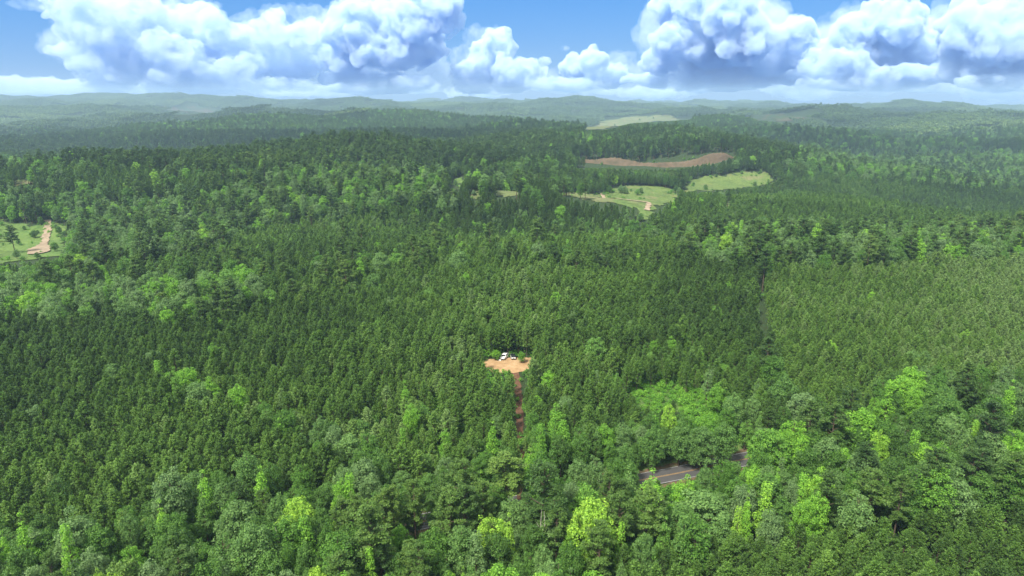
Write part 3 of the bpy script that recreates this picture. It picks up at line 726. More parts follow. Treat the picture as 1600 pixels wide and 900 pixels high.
def populate(r0, r1, grow):
    """grow enlarges spacing and crowns of the far stands a little"""
    # young pines
    x, y = candidates(r0, r1, 3.45 * grow, jit=.48); z = height(x, y); px, py, _ = proj(x, y, z + 8); zn = zone_of(px, py, x, y)
    P = np.array([MIX[q][0] for q in ZN])[zn]; k = rng.random(len(x)) < P
    x, y, z, zn = x[k], y[k], z[k], zn[k]
    pal = np.isin(zn, [ZN.index('pine_pale')]); ym = np.isin(zn, [ZN.index('young_mix'), ZN.index('swale')])
    s = rng.normal(1, .13, len(x)).clip(.6, 1.4) * np.where(pal, .84, 1) * np.where(ym, rng.uniform(.58, 1.0, len(x)), 1) * (1 + .08 * patchy(x, y, 6, 1)) * grow ** .5
    t = (.34 + .28 * patchy(x, y, 5, 2) + rng.normal(0, .16, len(x)) + np.where(pal, .52, 0) + np.where(ym, .26, 0) - np.where(np.isin(zn, [ZN.index('pine_left')]), .10, 0)).clip(0, 1)
    k = ~blocked(x, y, 11 * s, 2.0 * s)
    POP['pine'].append(np.column_stack([x, y, z, rng.integers(0, 6, len(x)), s * grow ** .5 * rng.uniform(.9, 1.15, len(x)), s, t, rng.uniform(0, 6.283, len(x))])[k])
    # old pines
    x, y = candidates(r0, r1, 7.4 * grow, jit=.8, rows=R(40)); z = height(x, y); px, py, _ = proj(x, y, z + 14); zn = zone_of(px, py, x, y)
    P = np.array([MIX[q][1] for q in ZN])[zn]; k = rng.random(len(x)) < P
    x, y, z, zn = x[k], y[k], z[k], zn[k]; s = rng.normal(.92, .14, len(x)).clip(.6, 1.25)
    t = (.38 + .2 * patchy(x, y, 4, 3) + rng.normal(0, .2, len(x)) - np.where(zn == ZN.index('old_dark'), .15, 0)).clip(0, 1); k = ~blocked(x, y, 20 * s, 4 * s)
    POP['old'].append(np.column_stack([x, y, z, rng.integers(0, 5, len(x)), s * grow ** .6, s, t, rng.uniform(0, 6.283, len(x))])[k])
    # broadleaf trees
    x, y = candidates(r0, r1, 6.6 * grow, jit=.8, rows=R(63)); z = height(x, y); px, py, _ = proj(x, y, z + 12); zn = zone_of(px, py, x, y)
    P = np.array([MIX[q][2] for q in ZN])[zn]; k = rng.random(len(x)) < P
    x, y, z, zn = x[k], y[k], z[k], zn[k]; n = len(x)
    small = np.isin(zn, [ZN.index(q) for q in ('thicket', 'swale', 'young_mix', 'pine_pale', 'pine_left', 'pine_mid', 'pine_dark', 'mixed_mid')])
    shp = rng.choice(13, n, p=[.05] * 4 + [.09] * 4 + [.44 / 5] * 5)
    s = np.where(small, rng.uniform(.45, .72, n), rng.uniform(.72, 1.08, n)) * np.where(zn == ZN.index('swale'), 1.28, 1)
    u = rng.random(n)
    t = np.select([u < .30, u < .60, u < .78, u < .93, u < .98], [rng.uniform(.05, .25, n), rng.uniform(.22, .36, n), rng.uniform(.38, .52, n), rng.uniform(.54, .72, n), rng.uniform(.72, .85, n)], rng.uniform(.85, .95, n))
    t = np.where(zn == ZN.index('hard_grey'), np.where(u < .5, rng.uniform(.2, .5, n), t), t)
    t = np.where(zn == ZN.index('bright_hard'), (t * .6 + .3), t)
    t = np.where(zn == ZN.index('thicket'), rng.uniform(.2, .36, n) + np.where(u > .75, .35, 0), t)
    t = np.where(np.isin(zn, [ZN.index('swale'), ZN.index('young_mix'), ZN.index('pine_mid'), ZN.index('pine_left'), ZN.index('mixed_mid')]), rng.uniform(.22, .78, n), t)
    k = ~blocked(x, y, np.array(BH)[shp] * s, np.array(BW)[shp] * s)
    POP['broad'].append(np.column_stack([x, y, z, shp, s * grow ** .5, s * rng.uniform(.9, 1.1, n), t, rng.uniform(0, 6.283, n)])[k])
    # bushes
    if r0 < 700:
        x, y = candidates(r0, min(r1, 560), 2.0, jit=.9, rows=R(5)); z = height(x, y); px, py, _ = proj(x, y, z + 2); zn = zone_of(px, py, x, y)
        P = np.array([MIX[q][3] for q in ZN])[zn]; k = rng.random(len(x)) < P
        x, y, z, zn = x[k], y[k], z[k], zn[k]; n = len(x); s = rng.uniform(.55, 1.25, n)
        k = ~blocked(x, y, 2.6 * s, 2 * s, True); k &= dist_path(x, y, ROAD_SEG) > 8.0
        br = zn == ZN.index('brush'); s = s * np.where(br, .95, 1)
        POP['bush'].append(np.column_stack([x, y, z, rng.integers(0, 4, n), s, s * rng.uniform(.7, 1.2, n) * np.where(br, rng.uniform(.4, 1.0, n), 1), np.where(br, rng.uniform(.45, 1, n), rng.random(n)), rng.uniform(0, 6.283, n)])[k])
populate(95, 850, 1.0)
populate(850, 1400, 1.25)
populate(1400, 2500, 1.6)
for q in POP: POP[q] = np.vstack(POP[q])
print('POP', {q: len(v) for q, v in POP.items()})

# ------------------------------------------------------------------ trees of the photograph that stand out
# px and py of the tip, crown width in px, shape, tint, words for the label (None: told from look and place)
SPOTS = [
 (30,802,28,'P',.76,'slender pointed bright-green tree rising out of the bottom corner beside dark pines'),(1,828,22,'P',.78,None),(20,845,50,'R',.30,None),
 (100,818,30,'P',.76,'pointed bright-green tree standing alone against the dark pine rows'),(150,814,50,'R',.27,None),(140,853,50,'R',.44,None),(200,842,36,'O',.6,None),
 (196,793,30,'O',.34,None),(248,781,26,'P',.84,'small bright lime tree on top of the darker crown at the pine edge'),(258,800,52,'R',.28,None),
 (178,877,38,'O',.97,'larger of the two yellow-green crowns cut by the bottom edge'),(150,884,20,'O',.95,'narrow yellow-green crown cut by the bottom edge'),(110,888,40,'R',.92,None),
 (228,876,60,'R',.45,None),(45,882,60,'R',.46,None),(75,862,40,'M',.3,None),
 (316,735,32,'P',.8,'pointed bright-green tree at the foot of the pine plantation'),(405,725,28,'P',.78,'tall slender bright-green tree at the plantation edge'),
 (463,770,50,'O',.93,'wide yellow-green tree, brightest in its part of the roadside belt'),(365,778,64,'R',.36,None),(435,768,42,'R',.32,None),(272,796,46,'R',.27,None),
 (500,780,32,'R',.3,None),(519,784,13,'P',.9,None),(398,802,60,'R',.12,None),(346,834,46,'O',.3,None),(286,850,46,'R',.47,None),(512,812,42,'R',.2,None),
 (416,860,56,'R',.29,None),(495,880,48,'R',.96,'rounded yellow-green crown at the bottom edge'),(475,842,36,'R',.3,None),(447,842,36,'R',.2,None),(533,742,30,'O',.66,None),
 (567,712,48,'R',.42,'blue-green domed tree standing above brighter small trees'),(580,735,38,'R',.41,None),(545,738,28,'P',.76,None),(553,772,42,'M',.6,None),(597,766,44,'M',.7,None),
 (613,762,36,'M',.75,None),(646,752,44,'M',.6,None),(688,750,40,'M',.3,None),(720,722,56,'M',.5,None),(752,735,14,'P',.88,None),(752,752,40,'M',.55,None),
 (798,772,44,'R',.5,None),(770,802,50,'O',.92,'broad yellow-green tree in the middle of the roadside belt'),(751,804,24,'P',.95,None),(576,853,26,'P',.82,'small bright-green pointed tree near the bottom edge'),
 (609,840,22,'P',.62,None),(723,883,14,'P',.85,None),(704,886,20,'O',.84,None),(775,830,60,'R',.1,None),(590,814,26,'O',.4,None),(625,815,38,'R',.6,None),(548,812,54,'R',.15,None),
 (680,822,58,'R',.2,None),(650,850,46,'M',.4,None),(792,712,74,'M',.8,'largest olive pine crown, just below the foot of the dirt driveway'),
 (828,700,26,'P',.72,None),(818,770,28,'O',.5,None),(857,760,20,'P',.86,None),(892,750,40,'R',.45,None),(915,757,76,'R',.58,'broad mid-green dome beside the paved road, largest of the belt'),
 (953,740,36,'M',.4,None),(1020,733,40,'P',.8,'bright pale-green pointed tree that hides the road on its left side'),(1013,762,66,'M',.55,'mature pine standing in front of the bright tree by the road'),
 (892,821,22,'O',.84,None),(972,815,22,'P',.84,'slender light-green tree standing between darker crowns below the road'),(795,802,24,'P',.92,None),(833,815,50,'R',.1,None),(850,840,30,'O',.5,None),
 (892,840,50,'R',.18,None),(940,813,52,'M',.5,None),(972,872,18,'O',.5,None),(1008,828,40,'R',.33,None),(808,867,36,'R',.3,None),(1103,722,24,'O',.34,'darker tree standing in front of the road, between two visible stretches'),
 (1072,740,38,'O',.74,'bright tree whose crown overlaps the lower edge of the visible road'),(1098,766,84,'R',.5,'very wide grey-green dome in front of the visible stretch of road'),
 (1155,790,22,'P',.93,'narrow yellow-green tree between grey-green crowns below the road'),(1180,724,26,'O',.82,None),(1201,723,30,'R',.48,None),(1217,731,16,'P',.8,None),
 (1200,752,34,'P',.88,'tall pale yellow-green cone among the crowns below the road'),(1170,766,16,'P',.83,None),(1170,785,20,'P',.8,None),(1208,790,42,'R',.42,None),
 (1257,738,26,'P',.78,None),(1280,764,36,'O',.74,None),(1262,778,42,'R',.66,None),(1243,745,30,'R',.44,None),(1165,752,44,'R',.44,None),(1138,722,24,'R',.2,None),
 (1243,652,46,'O',.7,None),(1257,668,24,'P',.78,None),(1192,698,44,'R',.2,None),(1264,694,50,'R',.15,None),(1065,655,46,'R',.32,None),(1100,662,44,'R',.34,None),(1132,655,44,'R',.31,None),
 (1022,662,38,'R',.3,None),(978,690,34,'R',.3,None),(1413,582,40,'O',.76,'bright green tree standing above the dull crowns at the edge of the pale pines'),(1392,594,24,'P',.74,None),(1434,598,24,'O',.74,None),
 (1369,617,20,'O',.66,None),(1481,600,36,'R',.3,None),(1558,594,30,'R',.46,None),(1583,594,24,'P',.78,None),(1343,628,44,'R',.52,'greyish pale-topped tree at the lower edge of the pale plantation'),
 (1488,645,56,'R',.5,'wide light grey-green dome on the right, among dull dark crowns'),(1527,656,20,'P',.84,None),(1378,668,28,'O',.9,'yellow-green tree on the right, among dull oaks'),(1367,690,22,'O',.78,None),
 (1593,664,38,'O',.7,None),(1575,702,26,'O',.5,None),(1367,738,60,'M',.55,'mature pine with drooping bough plates at the edge of the corner plantation'),(1413,742,38,'M',.5,None),
 (1450,716,52,'R',.34,None),(1537,732,58,'R',.28,None),(1530,702,58,'M',.15,None),(1550,640,42,'M',.15,None),(1445,650,44,'R',.12,None),(1310,700,46,'R',.15,None),(1300,735,44,'M',.25,None),
 (1204,529,36,'M',.2,'tall dark old pine at the lower end of the gap beside the pale plantation'),(1212,552,40,'R',.2,None),(1227,584,46,'R',.3,None),(1260,610,50,'R',.46,None),(1047,626,24,'O',.92,'yellow-topped tree at the near end of the bright brush patch'),
 (1363,452,13,'P',.84,None),(244,562,18,'P',.78,None),(378,413,30,'P',.66,'pale green pointed tree, tallest of the bright band beyond the pines'),(610,400,14,'P',.8,None),
 (85,735,32,'O',.1,None),(500,648,34,'R',.34,None),(520,660,36,'R',.42,None),(770,656,22,'P',.68,None),(870,630,34,'P',.6,None),(845,660,26,'P',.6,None),(632,595,18,'P',.7,None),(640,628,24,'O',.7,None),
 (775,545,14,'O',.7,'yellow-green sapling behind the sandy clearing, left of the white vehicles'),(815,549,12,'O',.6,'small olive sapling behind the sandy clearing, right of the white vehicles'),
(695,660,22,'P',.62,None),(880,645,30,'P',.64,None),(930,520,30,'O',.55,None),(590,700,40,'R',.3,None),
 (15,352,22,'M',.2,'lone tall pine with a bare stem beside the grassy field'),
]
KH = {'P': 17.5, 'O': 16.0, 'R': 15.0, 'M': 19.0}
MAN = []       # kind, x, y, z, shape, sxy, sz, tint, spin, label
for i, (px, py, w, kd, tint, lab) in enumerate(SPOTS):
    H = KH[kd]
    if py < 560 and w < 20: H = 9.0
    if w < 24 and py > 560: H *= .85
    if (px, py) in ((775, 545), (815, 549)): H = 5.0
    x, y, z = at(px, py, H); _, _, zc = proj(np.array([x]), np.array([y]), np.array([z + H])); half = .5 * w * (1.3 if kd == 'P' else 1.08) * float(zc[0]) / FPX
    pool = {'P': range(0, 4), 'O': range(4, 8), 'R': range(8, 13), 'M': range(0, 5)}[kd]
    sh = pool[i % len(pool)]
    bw, bh = (4.3, 20.2) if kd == 'M' else (BW[sh], BH[sh])
    MAN.append(('old' if kd == 'M' else 'broad', x, y, hgt(x, y), sh, half / bw, H / bh, tint, rng.uniform(0, 6.283), lab, half))
mx_ = np.array([m[1] for m in MAN]); my_ = np.array([m[2] for m in MAN]); mh_ = np.array([m[10] for m in MAN])
for q, wq in (('pine', 1.6), ('old', 3.4), ('broad', 3.8), ('bush', .6)):
    P = POP[q]; keep = np.ones(len(P), bool)
    for x, y, h in zip(mx_, my_, mh_):
        dx, dy = P[:, 0] - x, P[:, 1] - y
        lim = (h + wq * P[:, 4]) * (.62 if q != 'pine' else .8)
        if q == 'bush': continue
        keep &= ~((dx * dx + dy * dy < lim * lim) | ((np.abs(dx) < h * .6) & (dy < 0) & (dy > -h * 1.25 - wq * .5)))
    POP[q] = P[keep]
def fill_belt():
    """smaller broadleaf trees in the gaps that are left between the big ones near the road"""
    x, y = candidates(95, 330, 3.1, jit=.9, rows=R(80)); z = height(x, y); px, py, _ = proj(x, y, z + 9); zn = zone_of(px, py, x, y)
    k = np.isin(zn, [ZN.index('belt'), ZN.index('thicket')]); x, y, z = x[k], y[k], z[k]
    s = rng.uniform(.5, .8, len(x)); shp = rng.choice(13, len(x), p=[.04] * 4 + [.13] * 4 + [.32 / 5] * 5)
    k = ~blocked(x, y, np.array(BH)[shp] * s, np.array(BW)[shp] * s); x, y, z, s, shp = x[k], y[k], z[k], s[k], shp[k]
    big = [(r[0], r[1], (4.0 if q == 'old' else BW[int(r[3])]) * r[4]) for q in ('old', 'broad') for r in POP[q] if r[1] < 340] + list(zip(mx_, my_, mh_))
    got = []; B = np.array(big)
    for i in range(len(x)):
        w = BW[shp[i]] * s[i]
        if ((B[:, 0] - x[i]) ** 2 + (B[:, 1] - y[i]) ** 2 < (.62 * (B[:, 2] + w)) ** 2).any(): continue
        B = np.vstack([B, [x[i], y[i], w]]); u = rng.random()
        got.append((x[i], y[i], z[i], shp[i], s[i], s[i] * rng.uniform(.9, 1.15), rng.uniform(.08, .38) if u < .85 else rng.uniform(.4, .62), rng.uniform(0, 6.283)))
    print('FILL', len(got)); POP['broad'] = np.vstack([POP['broad'], got])
fill_belt()
def field_trees():
    """scattered trees and brush along the edges of the open fields"""
    for px, py, s in [(940,303,.5),(946,300,.62),(953,302,.55),(970,302,.66),(978,304,.6),(995,305,.6),(1003,303,.5),(1056,301,.62),(1062,305,.66),(1064,311,.5),
            (1003,347,.6),(920,304,.4),(905,303,.5),(890,303,.5),(876,301,.6),(1085,291,.3),(1100,297,.5),
            (1178,290,.5),(1200,288,.4),(1080,282,.4),(1120,277,.35),(1160,272,.4),(1190,272,.4),(52,372,.5),(90,358,.3),(20,350,.3),(40,360,.25),(56,366,.3),(28,384,.3),(10,372,.3),(60,406,.4),(30,406,.4),(94,366,.5),(98,376,.4),(86,394,.45),(64,352,.4),
            (702,300,.4),(714,290,.4),(740,305,.4),(1000,188,.7),(1020,186,.7),(960,196,.7),(1060,184,.7),(940,258,.3),(1020,256,.35),(1075,252,.3)]:
        x, y, z = at(px + rng.normal(0, 1.5), py + rng.normal(0, .6)); sh = int(rng.integers(8, 13)); s *= rng.uniform(.8, 1.1)
        POP['broad'] = np.vstack([POP['broad'], [(x, y, hgt(x, y), sh, s, s * rng.uniform(.8, 1.1), rng.uniform(.1, .6), rng.uniform(0, 6.28))]])
        for _ in range(3):
            a, b = x + rng.normal(0, 6), y + rng.normal(0, 8); s2 = rng.uniform(.7, 1.4)
            POP['bush'] = np.vstack([POP['bush'], [(a, b, hgt(a, b), rng.integers(0, 4), s2, s2, rng.random(), rng.uniform(0, 6.28))]])
field_trees()
for m in MAN:
    POP[m[0]] = np.vstack([POP[m[0]], [m[1:9]]])
LABELS = {(m[0], round(m[1], 3), round(m[2], 3)): m[9] for m in MAN}

# ------------------------------------------------------------------ which trees show largest: a coarse look along the drone's view
GX, GY = 533, 300
def rank_visible(limit=640.0):
    rows = []
    for q, hw, hh, lo in (('pine', 1.55, 11, .25), ('old', 4.0, 20, .38), ('broad', 0, 0, .2), ('bush', 1.8, 2.6, 0.)):
        for i, r in enumerate(POP[q]):
            if r[1] > limit: continue
            sh = int(r[3]); w, h = (BW[sh], BH[sh]) if q == 'broad' else (hw, hh)
            rows.append((math.hypot(r[0], r[1]), q, i, r[0], r[1], r[2], w * r[4], h * r[5], lo))
    rows.sort()
    buf = np.zeros((GY, GX), bool); seen = {}
    a = np.array([(r[3], r[4], r[5], r[6], r[7], r[8]) for r in rows])
    tx, ty, zc = proj(a[:, 0], a[:, 1], a[:, 2] + a[:, 4]); _, by, _ = proj(a[:, 0], a[:, 1], a[:, 2] + a[:, 4] * a[:, 5])
    k = GX / 1600.0; cx = tx * k; cy = (ty + by) / 2 * k; ry = np.maximum(.6, (by - ty) / 2 * k); rx = np.maximum(.6, a[:, 3] * FPX / zc * k)
    for n, r in enumerate(rows):
        x0, x1, y0, y1 = int(cx[n] - rx[n]), int(cx[n] + rx[n]) + 2, int(cy[n] - ry[n]), int(cy[n] + ry[n]) + 2
        x0, y0, x1, y1 = max(0, x0), max(0, y0), min(GX, x1), min(GY, y1)
        if x0 >= x1 or y0 >= y1: continue
        yy, xx = np.mgrid[y0:y1, x0:x1]
        m = (((xx + .5 - cx[n]) / rx[n]) ** 2 + ((yy + .5 - cy[n]) / ry[n]) ** 2 < 1) & ~buf[y0:y1, x0:x1]
        c = int(m.sum())
        if c: buf[y0:y1, x0:x1] |= m; seen[(r[1], r[2])] = c
    return seen
SEEN = rank_visible()

# ------------------------------------------------------------------ the trees that show largest, each a thing of its own
ZWORDS = {'brush': 'the bright brush patch', 'pine_dark': 'the corner plantation', 'thicket': 'the thicket behind the road', 'belt': 'the roadside belt', 'swale': 'the leafy swale',
          'pine_pale': 'the pale plantation', 'bright_hard': 'the bright broadleaf band', 'pine_left': 'the dark plantation', 'young_mix': 'the mixed stand round the clearing', 'pine_mid': 'the far pine slope',
          'mixed_mid': 'the far mixed slope', 'hard_grey': 'the far grey-green wood', 'old_dark': 'the dark far wood', 'far_a': 'the far forest', 'far_b': 'the far forest'}
def colour_word(t):
    for lim, w in ((.16, 'dull dark-green'), (.24, 'dark-green'), (.37, 'mid-green'), (.54, 'grey-green'), (.68, 'fresh-green'), (.86, 'bright-green')):
        if t < lim: return w
    return 'yellow-green'
USED = set()
def place_words(px, py):
    return '%d%% across and %d%% down the picture' % (round(px / 16), round(py / 9))
PROTO = {}
def plant(q, row, label, cat, group):
    sh = int(row[3]); key = (q, sh)
    name, tn, cn = {'pine': ('pine_tree', 'trunk', 'crown'), 'old': ('mature_pine', 'trunk', 'crown'), 'broad': ('broadleaf_tree', 'trunk', 'crown'), 'bush': ('bush', 'stem', 'foliage')}[q]
    shapes = {'pine': PINES, 'old': OLDS, 'broad': BROADS, 'bush': BUSHES}[q][sh]
    if key not in PROTO:
        e = D.objects.new(name, None); COL.objects.link(e); e.empty_display_size = .5
        a = link(tn, shapes[0], None, e); b = link(cn, shapes[1], None, e); PROTO[key] = (e, a, b)
    else:
        pe, pa, pb = PROTO[key]
        e = pe.copy(); COL.objects.link(e)
        a = pa.copy(); a.parent = e; COL.objects.link(a); b = pb.copy(); b.parent = e; COL.objects.link(b)
    e.location = (row[0], row[1], row[2] - .1); e.rotation_euler = (0, 0, row[7]); e.scale = (row[4], row[4], row[5])
    b['tint'] = float(row[6]); tag(e, label, cat, group)
INDIV = {q: set() for q in POP}
def plant_all():
    for q, mx, mn in (('pine', 300, 4), ('old', 290, 8), ('broad', 300, 6), ('bush', 120, 3)):
        man = {i for i in range(len(POP[q])) if LABELS.get((q, round(POP[q][i][0], 3), round(POP[q][i][1], 3)))}
        order = sorted((k for k in SEEN if k[0] == q and SEEN[k] >= mn), key=lambda k: -SEEN[k])
        pick = [i for i in man if SEEN.get((q, i), 0) >= 2]; ps = set(pick)
        for k in order:
            if len(pick) >= mx: break
            if k[1] not in ps: pick.append(k[1]); ps.add(k[1])
        P = POP[q]
        for i in pick:
            r = P[i]; sh = int(r[3])
            h = {'pine': 11, 'old': 20, 'bush': 2.6}.get(q) or BH[sh]; h *= r[5]
            px, py, zc = (float(v[0]) for v in proj(r[0:1], r[1:2], r[2:3] + h * .75))
            zn = ZN[int(zone_of(np.array([px]), np.array([py]), r[0:1], r[1:2])[0])]
            lab = LABELS.get((q, round(r[0], 3), round(r[1], 3)))
            if q == 'pine':
                lab = {'pine_dark': 'young dark-green pine in the dense corner plantation nearest the camera', 'pine_left': 'young dark-green pine in the dense rows of the big dark plantation',
                       'young_mix': 'young mid-green pine in the mixed stand round the sandy clearing'}.get(zn, 'young green pine growing among the broadleaf trees of ' + ZWORDS[zn])
                grp = 'young pines of ' + ZWORDS[zn]
            elif q == 'bush':
                lab = 'low bright-green bush in ' + ZWORDS[zn] + ', half lost among others alike'; grp = 'bushes of ' + ZWORDS[zn]
            else:
                if not lab:
                    size = 'small' if r[4] * (4.3 if q == 'old' else BW[sh]) < 2.6 else ('large' if r[4] * (4.3 if q == 'old' else BW[sh]) > 4.6 else 'medium')
                    if q == 'old': form = 'olive mature pine' if r[6] > .45 else 'dark mature pine'
                    else: form = colour_word(r[6]) + ' ' + ('pointed' if sh < 4 else 'oval' if sh < 8 else 'rounded') + ' tree'
                    lab = '%s %s, %s' % (size, form, place_words(px, py))
                    n = 0
                    while lab in USED:
                        n += 1; lab = '%s %s, %.1f%% across and %.1f%% down the picture' % (size, form, px / 16 + .1 * (n > 1) * (n - 1), py / 9)
                grp = 'mature pines of the mixed forest' if q == 'old' else 'broadleaf trees of the mixed forest'
                USED.add(lab)
            plant(q, r, lab, 'bush' if q == 'bush' else 'tree', grp)
        INDIV[q] = ps
plant_all()
print('INDIV', {q: len(v) for q, v in INDIV.items()})

# ------------------------------------------------------------------ the rest of each kind: one object each, spread over the land
def joined(trunk, crown):
    bm = bmesh.new(); me = D.meshes.new('tree'); bm.free()
    va = np.empty(len(trunk.vertices) * 3, np.float32); trunk.vertices.foreach_get('co', va)
    vb = np.empty(len(crown.vertices) * 3, np.float32); crown.vertices.foreach_get('co', vb)
    fa = np.empty(len(trunk.polygons) * 4, np.int32)
    fl = np.concatenate([[list(p.vertices) for p in trunk.polygons], np.arange(len(vb) // 3).reshape(-1, 4) + len(va) // 3])
    m = mesh_np('tree', np.concatenate([va, vb]).reshape(-1, 3), fl)
    m.materials.append(trunk.materials[0]); m.materials.append(crown.materials[0])
    m.polygons.foreach_set('material_index', np.concatenate([np.zeros(len(trunk.polygons), np.int32), np.ones(len(crown.polygons), np.int32)]))
    lf = np.empty(len(crown.polygons), np.float32); crown.attributes['leaf'].data.foreach_get('value', lf)
    a = m.attributes.new('leaf', 'FLOAT', 'FACE'); a.data.foreach_set('value', np.concatenate([np.zeros(len(trunk.polygons), np.float32), lf]))
    return m
def spread(name, rows, meshes, label, cat, rot=None):
    """rows: x y z shape sxy sz tint spin; every row one copy of a shape"""
    n = len(rows); me = D.meshes.new(name); me.vertices.add(n)
    me.vertices.foreach_set('co', np.ascontiguousarray(rows[:, 0:3], np.float32).ravel())
    def att(nm, t, v, f='value'):
        a = me.attributes.new(nm, t, 'POINT'); a.data.foreach_set(f, np.ascontiguousarray(v).ravel())
    att('shape', 'INT', rows[:, 3].astype(np.int32))
    att('size', 'FLOAT_VECTOR', np.column_stack([rows[:, 4], rows[:, 4], rows[:, 5]]).astype(np.float32), 'vector')
    e = np.zeros((n, 3), np.float32) if rot is None else rot.astype(np.float32); e[:, 2] = rows[:, 7]
    att('turn', 'FLOAT_VECTOR', e, 'vector'); att('tint', 'FLOAT', rows[:, 6].astype(np.float32))
    o = link(name, me, None, None, label, cat, None, 'stuff')
    ng = D.node_groups.new(name, 'GeometryNodeTree')
    ng.interface.new_socket('Geometry', in_out='INPUT', socket_type='NodeSocketGeometry'); ng.interface.new_socket('Geometry', in_out='OUTPUT', socket_type='NodeSocketGeometry')
    N, L = ng.nodes, ng.links.new
    gi, go = N.new('NodeGroupInput'), N.new('NodeGroupOutput')
    gti = N.new('GeometryNodeGeometryToInstance')
    for m in meshes:
        src = D.objects.new('tree_shape', m)
        oi = N.new('GeometryNodeObjectInfo'); oi.inputs['Object'].default_value = src; oi.inputs['As Instance'].default_value = False
        L(oi.outputs['Geometry'], gti.inputs[0])
    def na(nm, t):
        a = N.new('GeometryNodeInputNamedAttribute'); a.data_type = t; a.inputs['Name'].default_value = nm; return a.outputs['Attribute']
    m2p = N.new('GeometryNodeMeshToPoints'); L(gi.outputs[0], m2p.inputs['Mesh'])
    ip = N.new('GeometryNodeInstanceOnPoints'); ip.inputs['Pick Instance'].default_value = True
    L(m2p.outputs[0], ip.inputs['Points']); L(gti.outputs[0], ip.inputs['Instance']); L(na('shape', 'INT'), ip.inputs['Instance Index'])
    L(na('size', 'FLOAT_VECTOR'), ip.inputs['Scale'])
    er = N.new('FunctionNodeEulerToRotation'); L(na('turn', 'FLOAT_VECTOR'), er.inputs[0]); L(er.outputs[0], ip.inputs['Rotation'])
    L(ip.outputs[0], go.inputs[0])
    md = o.modifiers.new('spread', 'NODES'); md.node_group = ng
    return o
for q, shapes, nm, lab, cat in (('pine', PINES, 'pine_forest', 'close-set young pines covering the slopes beyond the nearest rows', 'forest'),
        ('old', OLDS, 'mature_pine_forest', 'dark mature pines mixed through the farther woods', 'forest'),
        ('broad', BROADS, 'broadleaf_forest', 'grey-green and bright broadleaf trees covering the valleys farther off', 'forest'),
        ('bush', BUSHES, 'undergrowth', 'low bright brush and undergrowth filling gaps between the trees', 'undergrowth')):
    P = POP[q]; keep = np.ones(len(P), bool); keep[list(INDIV[q])] = False
    sh = [joined(*s) for s in shapes]
    spread(nm, P[keep], sh[::-1], lab, cat)     # joined inputs arrive last first

# ------------------------------------------------------------------ the wood that runs on to the horizon
M_FAR = foliage('far_leaves', [(0, (.034, .068, .018)), (.35, (.050, .098, .022)), (.7, (.078, .135, .030)), (1, (.115, .180, .045))], .15, .45)
def wood_patch(seed, size=130.0, sp=8.5):
    rs = np.random.default_rng(seed); C, Nn, S, lf = [], [], [], []
    n = int(size / sp)
    for i in range(n + 1):
        for j in range(n + 1):
            x, y = (i - n / 2 + rs.normal(0, .3)) * sp, (j - n / 2 + rs.normal(0, .3)) * sp
            h = rs.uniform(9, 15); w = rs.uniform(3.2, 5.4); m = 26
            d = unit(rs.normal(size=(m, 3))); d[:, 2] = np.abs(d[:, 2])
            C.append(np.array((x, y, h - 5.5)) + d * (w, w, 5.5)); Nn.append(unit(d + rs.normal(0, .35, (m, 3)))); S.append(np.full(m, rs.uniform(1.3, 1.8))); lf.append(np.full(m, rs.random()) + rs.normal(0, .1, m))
    C, Nn, S = np.vstack(C), np.vstack(Nn), np.concatenate(S)
    q = leaf_quads(C, Nn, S, S * .8, rs); k = len(C)
    me = mesh_np('wood_patch', q, np.arange(4 * k).reshape(k, 4), M_FAR)
    a = me.attributes.new('leaf', 'FLOAT', 'FACE'); a.data.foreach_set('value', np.concatenate(lf).clip(0, 1).astype(np.float32)); return me
def far_wood():
    x, y = candidates(2450, 9050, 112.0, jit=.5)
    z = height(x, y); bad = np.zeros(x.shape, bool)
    px, py, zc = proj(x, y, z + 10)
    for nm, mt, poly in FIELDS:
        if poly[0][1] > 230: continue
        for dx in (-1, 0, 1):
            for dy in (-.5, 0, .4): bad |= inpoly(px + dx * 55 * FPX / zc, py + dy * 8, poly)
    x, y, z = x[~bad], y[~bad], z[~bad]; n = len(x); e = 30.0
    gx = (height(x + e, y) - height(x - e, y)) / (2 * e); gy = (height(x, y + e) - height(x, y - e)) / (2 * e)
    t = (.45 + .35 * patchy(x, y, 1.3, 5) + rng.normal(0, .12, n)).clip(0, 1)
    rot = np.column_stack([np.arctan(gy), -np.arctan(gx), np.zeros(n)])
    rows = np.column_stack([x, y, z, rng.integers(0, 4, n), np.ones(n), np.ones(n), t, np.zeros(n)])
    spread('far_forest', rows, [wood_patch(600 + i) for i in range(4)], 'hazy wooded hills running on to the horizon', 'forest', rot)
    print('FAR', n)
far_wood()

# ------------------------------------------------------------------ vehicles on the sandy clearing
k = Mat('white_car_paint'); M_CAR = k.out(k.bsdf(k.mix(k.noise(k.coord(), 4), (.78, .78, .77), (.7, .69, .66)), .3, .5))
k = Mat('dark_glass'); M_GLASS = k.out(k.bsdf(k.mix(k.noise(k.coord(), 3), (.012, .014, .016), (.02, .024, .028)), .12, .5))
k = Mat('tyre_rubber'); M_TYRE = k.out(k.bsdf(k.mix(k.noise(k.coord(), 9), (.02, .02, .02), (.04, .038, .035)), .9, .2))
k = Mat('wheel_metal'); M_RIM = k.out(k.bsdf(k.mix(k.noise(k.coord(), 9), (.35, .35, .36), (.5, .5, .5)), .4, .5, .8))
k = Mat('black_trim'); M_TRIM = k.out(k.bsdf(k.mix(k.noise(k.coord(), 9), (.02, .02, .02), (.035, .035, .035)), .6, .3))
k = Mat('red_lamp'); M_RED = k.out(k.bsdf(k.mix(k.noise(k.coord(), 9), (.35, .02, .02), (.25, .015, .015)), .25, .5))
